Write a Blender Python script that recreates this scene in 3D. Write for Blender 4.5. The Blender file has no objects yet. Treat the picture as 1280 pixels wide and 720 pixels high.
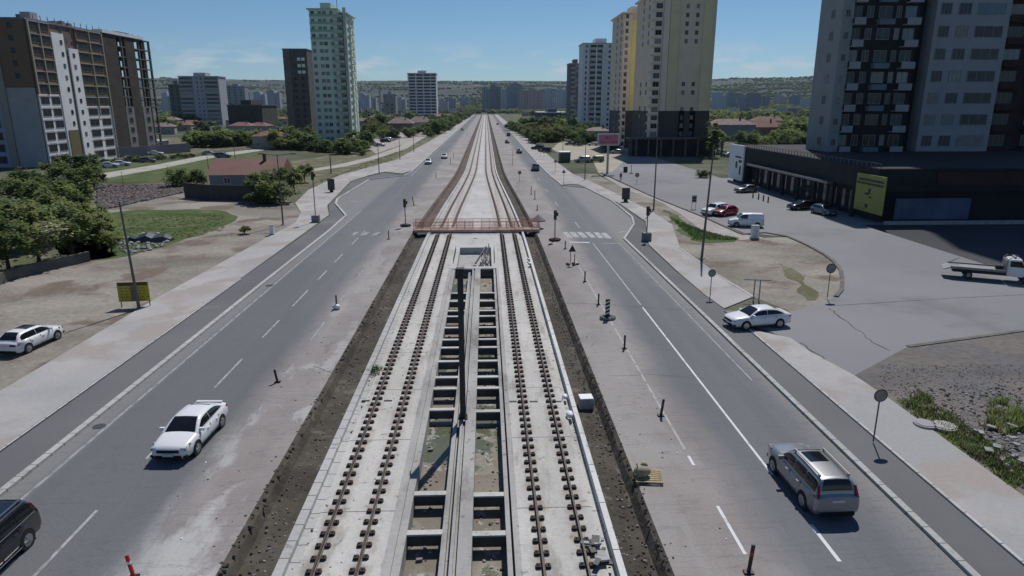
import bpy, math, random
from mathutils import Vector, Matrix, noise as mnoise
R = math.radians
SC = bpy.context.scene
COL = SC.collection
random.seed(7)

# ------------------------------------------------------------------ camera model (used to survey ground positions)
F = 850.0; H = 15.65
TH = math.atan(229 / F); PS = math.atan(33 / F * math.cos(TH))
sT, cT, sP, cP = math.sin(TH), math.cos(TH), math.sin(PS), math.cos(PS)
VF = Vector((sP * cT, cP * cT, -sT)); VR = Vector((cP, -sP, 0)); VU = Vector((sP * sT, cP * sT, cT))
CP = Vector((0, 0, H))

def G(px, py, z=0.0):
    d = VF + VR * ((px - 640) / F) + VU * ((360 - py) / F)
    t = (z - H) / d.z
    return Vector((d.x * t, d.y * t, z))

def zat(X, Y, py):
    v = (360 - py) / F
    ax, ay = X * VU.x + Y * VU.y, X * VF.x + Y * VF.y
    # (ax + dz*VU.z) = v*(ay + dz*VF.z)
    dz = (v * ay - ax) / (VU.z - v * VF.z)
    return H + dz

def Xat(px, Y, z=0.0):
    t = (px - 640) / F
    a = Vector((0, Y, z - H))
    # (X*VR.x + a.VR) = t*(X*VF.x + a.VF)
    return (t * a.dot(VF) - a.dot(VR)) / (VR.x - t * VF.x)

def Yat(px, X, z=0.0):
    t = (px - 640) / F
    a = Vector((X, 0, z - H))
    return (t * a.dot(VF) - a.dot(VR)) / (VR.y - t * VF.y)

def Yrow(py, z=0.0):
    return G(640, py, z).y

def sstep(a, b, x):
    t = max(0.0, min(1.0, (x - a) / (b - a)))
    return t * t * (3 - 2 * t)

# ------------------------------------------------------------------ tags and links
def tag(o, label=None, cat=None, group=None, kind=None):
    if label: o['label'] = label
    if cat: o['category'] = cat
    if group: o['group'] = group
    if kind: o['kind'] = kind
    return o

def empty(name, loc=(0, 0, 0), rz=0.0, label=None, cat=None, group=None):
    o = bpy.data.objects.new(name, None); COL.objects.link(o)
    o.empty_display_size = 0.3
    o.location = loc; o.rotation_euler = (0, 0, rz)
    return tag(o, label, cat, group)

def copy_tree(o, parent=None):
    c = o.copy(); COL.objects.link(c); c.parent = parent
    for ch in list(o.children):
        copy_tree(ch, c)
    return c

class MB:
    def __init__(s): s.v = []; s.f = []; s.m = []; s.sm = []
    def add(s, vs, fs, mi=0, smooth=False, M=None):
        b = len(s.v)
        s.v += [tuple(M @ Vector(v)) if M else tuple(v) for v in vs]
        for f in fs:
            s.f.append(tuple(b + i for i in f)); s.m.append(mi); s.sm.append(smooth)
    def bx(s, x0, x1, y0, y1, z0, z1, mi=0, M=None):
        vs = [(x0,y0,z0),(x1,y0,z0),(x1,y1,z0),(x0,y1,z0),(x0,y0,z1),(x1,y0,z1),(x1,y1,z1),(x0,y1,z1)]
        s.add(vs, [(0,3,2,1),(4,5,6,7),(0,1,5,4),(1,2,6,5),(2,3,7,6),(3,0,4,7)], mi, False, M)
    def box(s, c, d, mi=0, rz=0.0, M=None):
        m = Matrix.Translation(Vector(c)) @ Matrix.Rotation(rz, 4, 'Z')
        if M: m = M @ m
        s.bx(-d[0]/2, d[0]/2, -d[1]/2, d[1]/2, -d[2]/2, d[2]/2, mi, m)
    def cyl(s, p, q, r0, r1=None, n=10, mi=0, smooth=True, caps=True):
        p = Vector(p); q = Vector(q); r1 = r0 if r1 is None else r1
        a = (q - p).normalized()
        t = Vector((0,0,1)) if abs(a.z) < .9 else Vector((1,0,0))
        u = a.cross(t).normalized(); w = a.cross(u)
        vs = []
        for c, r in ((p, r0), (q, r1)):
            for i in range(n):
                an = 2*math.pi*i/n
                vs.append(c + u*math.cos(an)*r + w*math.sin(an)*r)
        s.add(vs, [(i, (i+1) % n, n+(i+1) % n, n+i) for i in range(n)], mi, smooth)
        if caps: s.add(vs, [tuple(range(n)), tuple(range(n, 2*n))], mi, False)
    def bar(s, p, q, w, h, mi=0):
        p = Vector(p); q = Vector(q); a = (q-p).normalized()
        t = Vector((0,0,1)) if abs(a.z) < .95 else Vector((0,1,0))
        u = a.cross(t).normalized()*w/2; v = u.cross(a).normalized()*h/2
        vs = [p-u-v, p+u-v, p+u+v, p-u+v, q-u-v, q+u-v, q+u+v, q-u+v]
        s.add(vs, [(0,1,2,3),(7,6,5,4),(0,4,5,1),(1,5,6,2),(2,6,7,3),(3,7,4,0)], mi)
    def prism(s, pts, z0, z1, mi=0, side=None):
        n = len(pts)
        vs = [(p[0],p[1],z0) for p in pts] + [(p[0],p[1],z1) for p in pts]
        s.add(vs, [tuple(range(n, 2*n))], mi)
        s.add(vs, [(i,(i+1)%n,n+(i+1)%n,n+i) for i in range(n)], mi if side is None else side)
    def flat(s, pts, z, mi=0):
        s.add([(p[0],p[1],z) for p in pts], [tuple(range(len(pts)))], mi)
    def loft(s, rings, mi=0, smooth=True, closed=True, caps=True):
        n = len(rings[0]); vs = [v for r in rings for v in r]
        fs = []
        for k in range(len(rings)-1):
            for i in range(n if closed else n-1):
                j = (i+1) % n
                fs.append((k*n+i, k*n+j, (k+1)*n+j, (k+1)*n+i))
        s.add(vs, fs, mi, smooth)
        if caps and closed:
            s.add(rings[0], [tuple(range(n))], mi, False); s.add(rings[-1], [tuple(range(n))], mi, False)
    def ball(s, c, r, mi=0, nu=8, nv=6, sq=(1,1,1)):
        c = Vector(c); rings = []
        for k in range(nv+1):
            a = math.pi*k/nv
            rings.append([c + Vector((math.sin(a)*math.cos(2*math.pi*i/nu)*r*sq[0], math.sin(a)*math.sin(2*math.pi*i/nu)*r*sq[1], math.cos(a)*r*sq[2])) for i in range(nu)])
        s.loft(rings, mi, True, True, False)
    def mesh(s, name, mats):
        me = bpy.data.meshes.new(name)
        me.from_pydata(s.v, [], s.f)
        for m in (mats if isinstance(mats, (list, tuple)) else [mats]): me.materials.append(m)
        me.polygons.foreach_set('material_index', s.m)
        me.polygons.foreach_set('use_smooth', s.sm)
        me.update()
        return me
    def build(s, name, mats, parent=None, label=None, cat=None, group=None, kind=None, bevel=0, loc=None, rz=0.0, origin=None):
        if origin is not None:
            o_ = Vector(origin); s.v = [tuple(Vector(v) - o_) for v in s.v]; loc = o_
        o = bpy.data.objects.new(name, s.mesh(name, mats)); COL.objects.link(o)
        if parent: o.parent = parent
        if loc is not None: o.location = loc
        if rz: o.rotation_euler = (0, 0, rz)
        if bevel:
            b = o.modifiers.new('bevel', 'BEVEL'); b.width = bevel; b.segments = 2; b.limit_method = 'ANGLE'; b.angle_limit = R(30)
        return tag(o, label, cat, group, kind)

def put(name, me, parent=None, loc=(0,0,0), rz=0.0, **k):
    o = bpy.data.objects.new(name, me); COL.objects.link(o)
    if parent: o.parent = parent
    o.location = loc; o.rotation_euler = (0, 0, rz)
    return tag(o, **k)

# ------------------------------------------------------------------ materials
def N(nt, t, **k):
    n = nt.nodes.new(t)
    for a, b in k.items():
        if a.startswith('i_'): n.inputs[a[2:].replace('_', ' ')].default_value = b
        else: setattr(n, a, b)
    return n

def newmat(name):
    m = bpy.data.materials.new(name); m.use_nodes = True
    nt = m.node_tree; b = nt.nodes['Principled BSDF']
    return m, nt, b

def c4(c): return (c[0], c[1], c[2], 1.0)
def sc(c, k): return tuple(min(1.0, x*k) for x in c)

def mixc(nt, fac, a, b):
    n = nt.nodes.new('ShaderNodeMix'); n.data_type = 'RGBA'
    for idx, val in ((6, a), (7, b)):
        if isinstance(val, (tuple, list)): n.inputs[idx].default_value = c4(val)
        else: nt.links.new(val, n.inputs[idx])
    if isinstance(fac, float): n.inputs[0].default_value = fac
    else: nt.links.new(fac, n.inputs[0])
    return n.outputs[2]

def noiz(nt, vec, scale, detail=4, lo=.35, hi=.65, sx=1, sy=1, sz=1, rough=.55):
    if (sx, sy, sz) != (1, 1, 1):
        mp = N(nt, 'ShaderNodeMapping'); mp.inputs['Scale'].default_value = (sx, sy, sz)
        nt.links.new(vec, mp.inputs['Vector']); vec = mp.outputs[0]
    n = N(nt, 'ShaderNodeTexNoise'); n.inputs['Scale'].default_value = scale; n.inputs['Detail'].default_value = detail
    n.inputs['Roughness'].default_value = rough
    nt.links.new(vec, n.inputs['Vector'])
    return maprange(nt, n.outputs['Fac'], lo, hi)

def maprange(nt, sock, a, b, c=0.0, d=1.0):
    m = N(nt, 'ShaderNodeMapRange'); m.clamp = True
    nt.links.new(sock, m.inputs['Value'])
    for k, v in zip(('From Min', 'From Max', 'To Min', 'To Max'), (a, b, c, d)): m.inputs[k].default_value = v
    return m.outputs[0]

def mth(nt, op, a, b=0.0, c=None):
    m = N(nt, 'ShaderNodeMath', operation=op)
    for i, v in enumerate((a, b) if c is None else (a, b, c)):
        if isinstance(v, (int, float)): m.inputs[i].default_value = v
        else: nt.links.new(v, m.inputs[i])
    return m.outputs[0]

def mat(name, col, rough=.7, var=.18, scale=2.0, metal=0.0, world=False, spec=.4, bump=0.0, coat=0.0, alt=None, altlo=.5, altscale=.6):
    m, nt, b = newmat(name)
    if world: vec = N(nt, 'ShaderNodeNewGeometry').outputs['Position']
    else: vec = N(nt, 'ShaderNodeTexCoord').outputs['Object']
    f = noiz(nt, vec, scale, 5, .3, .7)
    out = mixc(nt, f, sc(col, 1-var), sc(col, 1+var))
    if alt:
        f2 = noiz(nt, vec, altscale, 4, altlo, altlo+.12)
        out = mixc(nt, f2, out, alt)
    nt.links.new(out, b.inputs['Base Color'])
    b.inputs['Roughness'].default_value = rough; b.inputs['Metallic'].default_value = metal
    b.inputs['Specular IOR Level'].default_value = spec
    if coat: b.inputs['Coat Weight'].default_value = coat; b.inputs['Coat Roughness'].default_value = .08
    if bump:
        bp = N(nt, 'ShaderNodeBump'); bp.inputs['Strength'].default_value = bump; bp.inputs['Distance'].default_value = .05
        f3 = noiz(nt, vec, scale*6, 4, 0, 1)
        nt.links.new(f3, bp.inputs['Height']); nt.links.new(bp.outputs[0], b.inputs['Normal'])
    return m

def ground_mat(name, c1, c2, c3=None, s1=.12, s2=.9, t3=.55, rough=.95, bump=.3, stretch=(1,1), s3=.25, fk=1.0):
    m, nt, b = newmat(name)
    vec = N(nt, 'ShaderNodeNewGeometry').outputs['Position']
    big = noiz(nt, vec, s1, 6, .38, .62, stretch[0], stretch[1], 1)
    fine = noiz(nt, vec, s2*2.5, 6, .25, .75)
    col = mixc(nt, big, c1, c2)
    if c3:
        p = noiz(nt, vec, s3, 6, t3, t3+.08)
        col = mixc(nt, p, col, c3)
    dark = mixc(nt, fine, (1-.28*fk,)*3, (1+.15*fk,)*3)
    mx = N(nt, 'ShaderNodeMix', data_type='RGBA', blend_type='MULTIPLY'); mx.inputs[0].default_value = 1
    nt.links.new(col, mx.inputs[6]); nt.links.new(dark, mx.inputs[7])
    nt.links.new(mx.outputs[2], b.inputs['Base Color'])
    b.inputs['Roughness'].default_value = rough; b.inputs['Specular IOR Level'].default_value = .2
    if bump:
        bp = N(nt, 'ShaderNodeBump'); bp.inputs['Strength'].default_value = bump; bp.inputs['Distance'].default_value = .1
        nt.links.new(noiz(nt, vec, 3.0, 6, 0, 1), bp.inputs['Height']); nt.links.new(bp.outputs[0], b.inputs['Normal'])
    return m

def road_mat(name, side):
    m, nt, b = newmat(name)
    geo = N(nt, 'ShaderNodeNewGeometry'); vec = geo.outputs['Position']
    sx = N(nt, 'ShaderNodeSeparateXYZ'); nt.links.new(vec, sx.inputs[0]); X = sx.outputs[0]; Y = sx.outputs[1]
    A = (.122, .129, .143); A2 = (.150, .156, .169)
    col = mixc(nt, noiz(nt, vec, .10, 5, .35, .65, 1.0, .35, 1), A, A2)
    # wheel-worn lanes running along the road
    streak = noiz(nt, vec, .9, 4, .42, .7, 1.0, .012, 1)
    col = mixc(nt, mth(nt, 'MULTIPLY', streak, .35), col, (.185, .188, .195))
    patch = noiz(nt, vec, .05, 3, .56, .60, 1.0, .25, 1)
    col = mixc(nt, mth(nt, 'MULTIPLY', patch, .45), col, (.115, .118, .124))
    wob = mth(nt, 'MULTIPLY', mth(nt, 'SUBTRACT', noiz(nt, vec, .35, 6, 0, 1, 1, .25, 1, .65), .5), 2.6)
    Xw = mth(nt, 'ADD', X, wob)
    if side == 'L':
        d = maprange(nt, Xw, -13.6, -11.6, 0, 1)
        e = maprange(nt, X, -18.9, -19.6, 0, .45)
    else:
        d = maprange(nt, Xw, 11.3, 9.6, 0, 1)
        e = maprange(nt, Xw, 14.9, 16.4, 0, .55)
    dustn = mixc(nt, noiz(nt, vec, .22, 6, .35, .65, 1, .5, 1), (.225, .205, .198), (.31, .288, .278))
    lite = noiz(nt, vec, .22, 8, .50, .55, 1, .45, 1, .6)
    if side == 'L': lite = mth(nt, 'MULTIPLY', lite, maprange(nt, Y, 55, 28, .25, 1))
    dustn = mixc(nt, mth(nt, 'MULTIPLY', lite, .85 if side == 'L' else .12), dustn, (.44, .44, .435))
    brn = noiz(nt, vec, .5, 7, .60, .64, 1, .3, 1, .65)
    dustn = mixc(nt, mth(nt, 'MULTIPLY', brn, .55 if side == 'L' else .15), dustn, (.17, .155, .14))
    col = mixc(nt, mth(nt, 'MULTIPLY', d, .95), col, dustn)
    col = mixc(nt, e, col, (.27, .26, .25))
    # damp hose / tyre marks across
    cr = noiz(nt, vec, .8, 5, .50, .515, .25, 1.4, 1)
    cr2 = noiz(nt, vec, .8, 5, .53, .515, .25, 1.4, 1)
    col = mixc(nt, mth(nt, 'MULTIPLY', mth(nt, 'MULTIPLY', cr, cr2), .35), col, (.10, .10, .10))
    fine = noiz(nt, vec, 9.0, 5, .2, .8)
    mx = N(nt, 'ShaderNodeMix', data_type='RGBA', blend_type='MULTIPLY'); mx.inputs[0].default_value = 1
    nt.links.new(col, mx.inputs[6]); nt.links.new(mixc(nt, fine, (.86,.86,.86), (1.1,1.1,1.1)), mx.inputs[7])
    nt.links.new(mx.outputs[2], b.inputs['Base Color'])
    b.inputs['Roughness'].default_value = .85; b.inputs['Specular IOR Level'].default_value = .25
    bp = N(nt, 'ShaderNodeBump'); bp.inputs['Strength'].default_value = .15; bp.inputs['Distance'].default_value = .03
    nt.links.new(fine, bp.inputs['Height']); nt.links.new(bp.outputs[0], b.inputs['Normal'])
    return m

def slab_mat(name, c1, c2, joint=6.0, stain=(.30,.29,.26), st=.58, pink=None):
    m, nt, b = newmat(name)
    vec = N(nt, 'ShaderNodeNewGeometry').outputs['Position']
    sx = N(nt, 'ShaderNodeSeparateXYZ'); nt.links.new(vec, sx.inputs[0])
    col = mixc(nt, noiz(nt, vec, .25, 6, .35, .65, 1, .5, 1), c1, c2)
    col = mixc(nt, mth(nt, 'MULTIPLY', noiz(nt, vec, .7, 8, st-.03, st+.08, 1, .22, 1, .68), .75), col, stain)
    col = mixc(nt, mth(nt, 'MULTIPLY', noiz(nt, vec, 2.2, 6, .62, .68), .6), col, sc(stain, .7))
    if pink:
        col = mixc(nt, mth(nt, 'MULTIPLY', maprange(nt, sx.outputs[1], 80, 90), .6), col, pink)
    ax = mth(nt, 'MINIMUM', mth(nt, 'ABSOLUTE', mth(nt, 'SUBTRACT', mth(nt, 'ABSOLUTE', mth(nt, 'ADD', sx.outputs[0], 5.35)), .75)), mth(nt, 'ABSOLUTE', mth(nt, 'SUBTRACT', mth(nt, 'ABSOLUTE', mth(nt, 'SUBTRACT', sx.outputs[0], 2.63)), .77)))
    if pink: col = mixc(nt, mth(nt, 'MULTIPLY', maprange(nt, ax, .55, .15, 0, .75), noiz(nt, vec, 1.1, 6, .42, .62)), col, (.26,.20,.165))
    if joint:
        md = mth(nt, 'MODULO', sx.outputs[1], joint)
        col = mixc(nt, mth(nt, 'LESS_THAN', md, .05), col, sc(stain, .45))
    fine = noiz(nt, vec, 6.0, 5, .2, .8)
    mx = N(nt, 'ShaderNodeMix', data_type='RGBA', blend_type='MULTIPLY'); mx.inputs[0].default_value = 1
    nt.links.new(col, mx.inputs[6]); nt.links.new(mixc(nt, fine, (.85,.85,.85), (1.08,1.08,1.08)), mx.inputs[7])
    nt.links.new(mx.outputs[2], b.inputs['Base Color'])
    b.inputs['Roughness'].default_value = .9; b.inputs['Specular IOR Level'].default_value = .25
    bp = N(nt, 'ShaderNodeBump'); bp.inputs['Strength'].default_value = .25; bp.inputs['Distance'].default_value = .04
    nt.links.new(fine, bp.inputs['Height']); nt.links.new(bp.outputs[0], b.inputs['Normal'])
    return m

def mud_mat():
    m, nt, b = newmat('mud')
    vec = N(nt, 'ShaderNodeNewGeometry').outputs['Position']
    col = mixc(nt, noiz(nt, vec, .35, 7, .38, .62), (.16,.14,.11), (.22,.195,.16))
    col = mixc(nt, noiz(nt, vec, .22, 5, .52, .56), col, (.095, .105, .06))
    col = mixc(nt, noiz(nt, vec, .9, 7, .58, .62, 1, 1, 1, .7), col, (.34, .33, .32))
    nt.links.new(col, b.inputs['Base Color'])
    nt.links.new(maprange(nt, noiz(nt, vec, .22, 5, .50, .56), 0, 1, .9, .25), b.inputs['Roughness'])
    bp = N(nt, 'ShaderNodeBump'); bp.inputs['Strength'].default_value = .5; bp.inputs['Distance'].default_value = .1
    nt.links.new(noiz(nt, vec, 2.0, 6, 0, 1), bp.inputs['Height']); nt.links.new(bp.outputs[0], b.inputs['Normal'])
    return m

def paint_line_mat(name, col, under, wear=.5):
    m, nt, b = newmat(name)
    vec = N(nt, 'ShaderNodeNewGeometry').outputs['Position']
    f = noiz(nt, vec, 2.5, 6, wear-.06, wear+.06, 1, .5, 1, .7)
    nt.links.new(mixc(nt, f, under, col), b.inputs['Base Color'])
    b.inputs['Roughness'].default_value = .8
    return m

def windowed_mat(name, wall, glass, sx=3.2, sz=3.0, fx=.5, fz=.5):
    """far apartment wall: window grid on the wall plane"""
    m, nt, b = newmat(name)
    tc = N(nt, 'ShaderNodeTexCoord'); s = N(nt, 'ShaderNodeSeparateXYZ'); nt.links.new(tc.outputs['Object'], s.inputs[0])
    h = mth(nt, 'ADD', s.outputs[0], s.outputs[1])
    a = mth(nt, 'LESS_THAN', mth(nt, 'MODULO', mth(nt, 'ADD', h, 500.0), sx), sx*fx)
    c = mth(nt, 'LESS_THAN', mth(nt, 'MODULO', s.outputs[2], sz), sz*fz)
    w = mixc(nt, noiz(nt, tc.outputs['Object'], .3, 3), sc(wall, .88), sc(wall, 1.1))
    nt.links.new(mixc(nt, mth(nt, 'MULTIPLY', a, c), w, glass), b.inputs['Base Color'])
    b.inputs['Roughness'].default_value = .8
    return m

M = {}
M['ground'] = ground_mat('ground_soil', (.085,.098,.058), (.14,.135,.098), (.055,.072,.036), s1=.02, s3=.035, t3=.48)
M['dirt'] = ground_mat('dirt_track', (.19,.175,.15), (.31,.285,.25), (.17,.135,.11), s1=.13, s3=.16, t3=.53, stretch=(.6,.9))
M['darkdirt'] = ground_mat('ditch_soil', (.062,.056,.047), (.098,.088,.074), (.15,.135,.115), s1=.3, s3=.8, t3=.60, bump=.8)
M['grass'] = ground_mat('grass_ground', (.058,.092,.028), (.095,.125,.042), (.15,.14,.08), s1=.15, s3=.3, t3=.56)
M['drygrass'] = ground_mat('dry_grass_ground', (.095,.105,.05), (.145,.14,.08), (.20,.18,.14), s1=.12, s3=.25, t3=.52)
M['lot'] = ground_mat('rubble_lot_soil', (.115,.112,.112), (.20,.175,.155), (.14,.138,.142), s1=.10, s3=.2, t3=.50, bump=.7, stretch=(.5,1.3))
M['parking'] = ground_mat('parking_asphalt', (.205,.208,.218), (.24,.242,.25), (.18,.183,.19), s1=.05, s2=3, s3=.09, t3=.58, bump=.05, fk=.25)
M['podiumshade'] = ground_mat('podium_shade_asphalt', (.050,.051,.055), (.068,.069,.073), s1=.08, s2=3, bump=.05, fk=.25)
M['service'] = ground_mat('service_road_asphalt', (.125,.128,.135), (.155,.157,.163), (.19,.185,.18), s1=.08, s2=3, s3=.12, t3=.60, bump=.05, fk=.25)
M['walk'] = ground_mat('sidewalk_concrete', (.32,.318,.32), (.41,.40,.395), (.33,.30,.28), s1=.12, s2=2, s3=.22, t3=.50, bump=.05, fk=.3)
M['path'] = ground_mat('path_gravel', (.34,.33,.29), (.42,.41,.37), s1=.2, bump=.2)
M['pinkwalk'] = ground_mat('paved_walkway', (.33,.30,.29), (.38,.35,.34), (.40,.38,.37), s1=.15, s2=3, bump=.1)
M['sand'] = ground_mat('yard_sand', (.33,.31,.25), (.40,.37,.30), s1=.15, bump=.1)
M['roadL'] = road_mat('road_asphalt_left', 'L'); M['roadR'] = road_mat('road_asphalt_right', 'R')
M['slab'] = slab_mat('track_concrete', (.42,.415,.395), (.54,.535,.51), 6.0, (.27,.26,.235), .56, pink=(.42,.37,.36))
M['midslab'] = slab_mat('middle_concrete', (.42,.42,.41), (.52,.52,.51), 9.0, (.33,.32,.30), .6)
M['wallc'] = slab_mat('trench_concrete', (.29,.285,.275), (.43,.425,.41), 0, (.17,.165,.15), .55)
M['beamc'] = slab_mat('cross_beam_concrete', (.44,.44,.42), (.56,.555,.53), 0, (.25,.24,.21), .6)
M['redsoil'] = ground_mat('reddish_ditch_soil', (.105,.080,.072), (.15,.115,.102), (.085,.072,.064), s1=.3, s3=.8, t3=.60, bump=.8)
M['kerb'] = slab_mat('kerb_concrete', (.36,.36,.35), (.48,.48,.47), 1.0, (.30,.29,.27), .6)
M['kerbline'] = slab_mat('white_edge_beam', (.52,.53,.52), (.66,.66,.65), 3.0, (.35,.34,.32), .6)
M['mud'] = mud_mat()
M['line'] = paint_line_mat('road_paint', (.62,.63,.64), (.22,.22,.22), .40)
M['linefade'] = paint_line_mat('faded_road_paint', (.36,.365,.37), (.18,.185,.19), .45)
M['lineworn'] = paint_line_mat('worn_road_paint', (.30,.305,.31), (.17,.172,.18), .47)
M['rail'] = mat('rail_steel', (.055,.042,.036), .55, .3, 5, metal=.3)
M['clip'] = mat('rusty_clip', (.038,.028,.025), .8, .35, 6)
M['gap'] = mat('rubber_groove', (.05,.042,.04), .9, .2, 3)
M['white'] = mat('white_paint', (.72,.73,.73), .5, .04, 3)
M['black'] = mat('black_plastic', (.018,.018,.02), .5, .2, 3)
M['steel'] = mat('galvanised_steel', (.23,.23,.23), .45, .12, 3, metal=.6)
M['pole'] = mat('dull_pole_steel', (.12,.115,.11), .6, .15, 3, metal=.3)
M['dark'] = mat('dark_steel', (.035,.036,.038), .55, .2, 3, metal=.2)
M['orange'] = mat('orange_barrier_paint', (.56,.24,.15), .75, .3, 3)
M['rust'] = mat('rusty_plank', (.17,.085,.06), .9, .35, 2)
M['red'] = mat('red_paint', (.45,.03,.03), .5, .1, 3)
M['yellow'] = mat('yellow_board', (.42,.36,.03), .6, .1, 2)
M['conc'] = mat('cast_concrete', (.34,.34,.335), .9, .2, 1.5)
M['concdark'] = mat('raw_concrete', (.13,.125,.12), .95, .25, .8)
M['rock'] = mat('rubble_stone', (.27,.26,.25), .95, .35, 2, bump=.4)
M['rockdark'] = mat('dark_clod', (.08,.07,.06), .95, .35, 3, bump=.4)
M['glass'] = mat('window_glass', (.035,.042,.05), .12, .3, .4, spec=.6)
M['glassdull'] = mat('dull_window_glass', (.05,.055,.06), .3, .3, .4, spec=.4)
M['glassdark'] = mat('dark_room_glass', (.015,.017,.02), .15, .3, .4, spec=.5)
M['curtain'] = mat('curtained_window', (.24,.23,.21), .45, .25, 1.5, spec=.4)
M['glassblue'] = mat('bluish_window_glass', (.09,.12,.15), .10, .3, .4, spec=.8)  # bluish pane variant, dealt to windows at random
M['wood'] = mat('pallet_wood', (.36,.29,.17), .85, .25, 3)
M['sack'] = mat('cement_sack', (.33,.28,.19), .9, .2, 4)
M['trunk'] = mat('tree_bark', (.075,.058,.04), .95, .3, 4)
M['redtile'] = mat('red_roof_tile', (.19,.095,.08), .9, .25, .6)
M['pinktile'] = mat('faded_roof_tile', (.22,.16,.15), .9, .25, .6)
M['redmetal'] = mat('red_metal_roof', (.16,.075,.06), .7, .15, .3)
M['cream'] = mat('cream_render', (.33,.31,.28), .9, .1, .3)
M['bluewall'] = mat('pale_blue_render', (.22,.24,.27), .9, .1, .3)
M['brick'] = mat('brown_brick', (.12,.075,.055), .95, .25, 1.2)
# ------------------------------------------------------------------ corridor geometry
NEARX = [-9.45, -7.45, -6.1, -4.6, -3.75, 1.1, 1.86, 3.4, 4.65, 6.35]
FARX =  [-7.25, -5.2, -3.95, -2.5, -1.9, -.75, -.10, 1.35, 2.45, 4.35]
def cx(x, Y):
    s = sstep(76, 176, Y)
    if s == 0: return x
    if x <= NEARX[0]: d = FARX[0] - NEARX[0]
    elif x >= NEARX[-1]: d = FARX[-1] - NEARX[-1]
    else:
        for i in range(len(NEARX)-1):
            if NEARX[i] <= x <= NEARX[i+1]:
                t = (x - NEARX[i]) / (NEARX[i+1] - NEARX[i])
                d = (FARX[i]-NEARX[i])*(1-t) + (FARX[i+1]-NEARX[i+1])*t
                break
    return x + d*s
YEND = 1150.0
STN = [8, 12, 20, 30, 40, 50, 60, 66, 72, 76] + list(range(80, 184, 6)) + [200, 240, 300, 400, 500, 650, 800, 950, YEND]

def strip(mb, prof, y0, y1, mi=0):
    """loft an open cross-section [(x,z)...] along the corridor"""
    ys = [y0] + [y for y in STN if y0 < y < y1] + [y1]
    mb.loft([[(cx(x, y), y, z) for x, z in prof] for y in ys], mi, False, False, False)

def sheet(name, pts, z, m, cut=None, **k):
    mb = MB(); mb.flat(pts, z); return mb.build(name, M[m], kind='structure', **k)

# ------------------------------------------------------------------ terrain
def hills_h(x, y):
    r = math.hypot(x*0.8, y)
    base = 150 * sstep(1500, 4300, r) + 20*sstep(3500, 6000, r)
    n = mnoise.fractal(Vector((x*.0009, y*.0009, 3.1)), .9, 2.0, 5)
    n2 = mnoise.noise(Vector((x*.00035+5, y*.00035, 9)))
    n3 = mnoise.noise(Vector((x*.011, y*.011, 1)))
    return base + sstep(1500, 3200, r) * (n * 14 + n2 * 12) + sstep(2600, 4200, r)*max(0, n3)*9

def make_ground():
    gx = [-9000,-4000,-2000,-1000,-400,-150,-60,-22,-9.44,6.34,20,60,150,400,1000,2000,4000,9000]
    gy = [-300,-60,8,60,120,200,300,400,600,800,YEND,1600,2200,3000]
    mb = MB()
    for i in range(len(gx)-1):
        for j in range(len(gy)-1):
            if gx[i] == -9.44 and 8 <= gy[j] < YEND: continue
            mb.add([(gx[i],gy[j],-.05),(gx[i+1],gy[j],-.05),(gx[i+1],gy[j+1],-.05),(gx[i],gy[j+1],-.05)], [(0,1,2,3)])
    mb.build('ground', M['ground'], kind='structure')
    m, nt, b = newmat('hill_fields')
    vec = N(nt, 'ShaderNodeNewGeometry').outputs['Position']
    col = mixc(nt, noiz(nt, vec, .0022, 6, .40, .60, 1, .7, 1), (.016,.026,.020), (.044,.052,.038))
    col = mixc(nt, noiz(nt, vec, .0060, 6, .54, .58, 1, .5, 1), col, (.020,.032,.018))
    col = mixc(nt, noiz(nt, vec, .012, 4, .62, .64, 1, .5, 1), col, (.095,.095,.085))
    nt.links.new(col, b.inputs['Base Color']); b.inputs['Roughness'].default_value = 1
    mb = MB(); nx, ny = 240, 90
    xs = [-7000 + 14000*i/nx for i in range(nx+1)]; ys = [1350 * (8000/1350)**(j/ny) for j in range(ny+1)]
    vs = [(x, y, -3 + (hills_h(x, y) + 3) * 1.0 if hills_h(x, y) > .2 else -3) for y in ys for x in xs]
    fs = [(j*(nx+1)+i, j*(nx+1)+i+1, (j+1)*(nx+1)+i+1, (j+1)*(nx+1)+i) for j in range(ny) for i in range(nx)]
    mb.add(vs, fs, 0, True)
    mb.build('hills', m, kind='structure')
make_ground()

# ------------------------------------------------------------------ roads
LK = [(-20.15, 6), (-20.15, 60)] + [tuple(G(*p)[:2]) for p in ((412,290),(434,270),(421,255),(423,249),(462,225),(505,220))] + [(-17.9, 165), (-17.9, YEND)]
RK = [(16.45, 6), (16.45, 60)] + [tuple(G(*p)[:2]) for p in ((779,299),(791,281),(789,272),(765,252),(732,235),(702,232),(687,220))] + [(14.1, 190), (14.1, YEND)]
def off(poly, d):
    out = []
    for i, p in enumerate(poly):
        a = Vector(poly[max(0,i-1)]); c = Vector(poly[min(len(poly)-1,i+1)])
        t = (c-a).normalized(); out.append((p[0]-t.y*d, p[1]+t.x*d))
    return out
edgeL = [(cx(-9.45, y), y) for y in STN]; edgeR = [(cx(6.35, y), y) for y in STN]
roadL = sheet('road', [(-9.45,6)] + edgeL + list(reversed(LK)), 0.0, 'roadL', label='left carriageway of pale grey asphalt with dusty shoulder')
roadR = sheet('road', [(6.35,6)] + edgeR + list(reversed(RK)), 0.0, 'roadR', label='right carriageway of grey asphalt with dusty shoulder')

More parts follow.
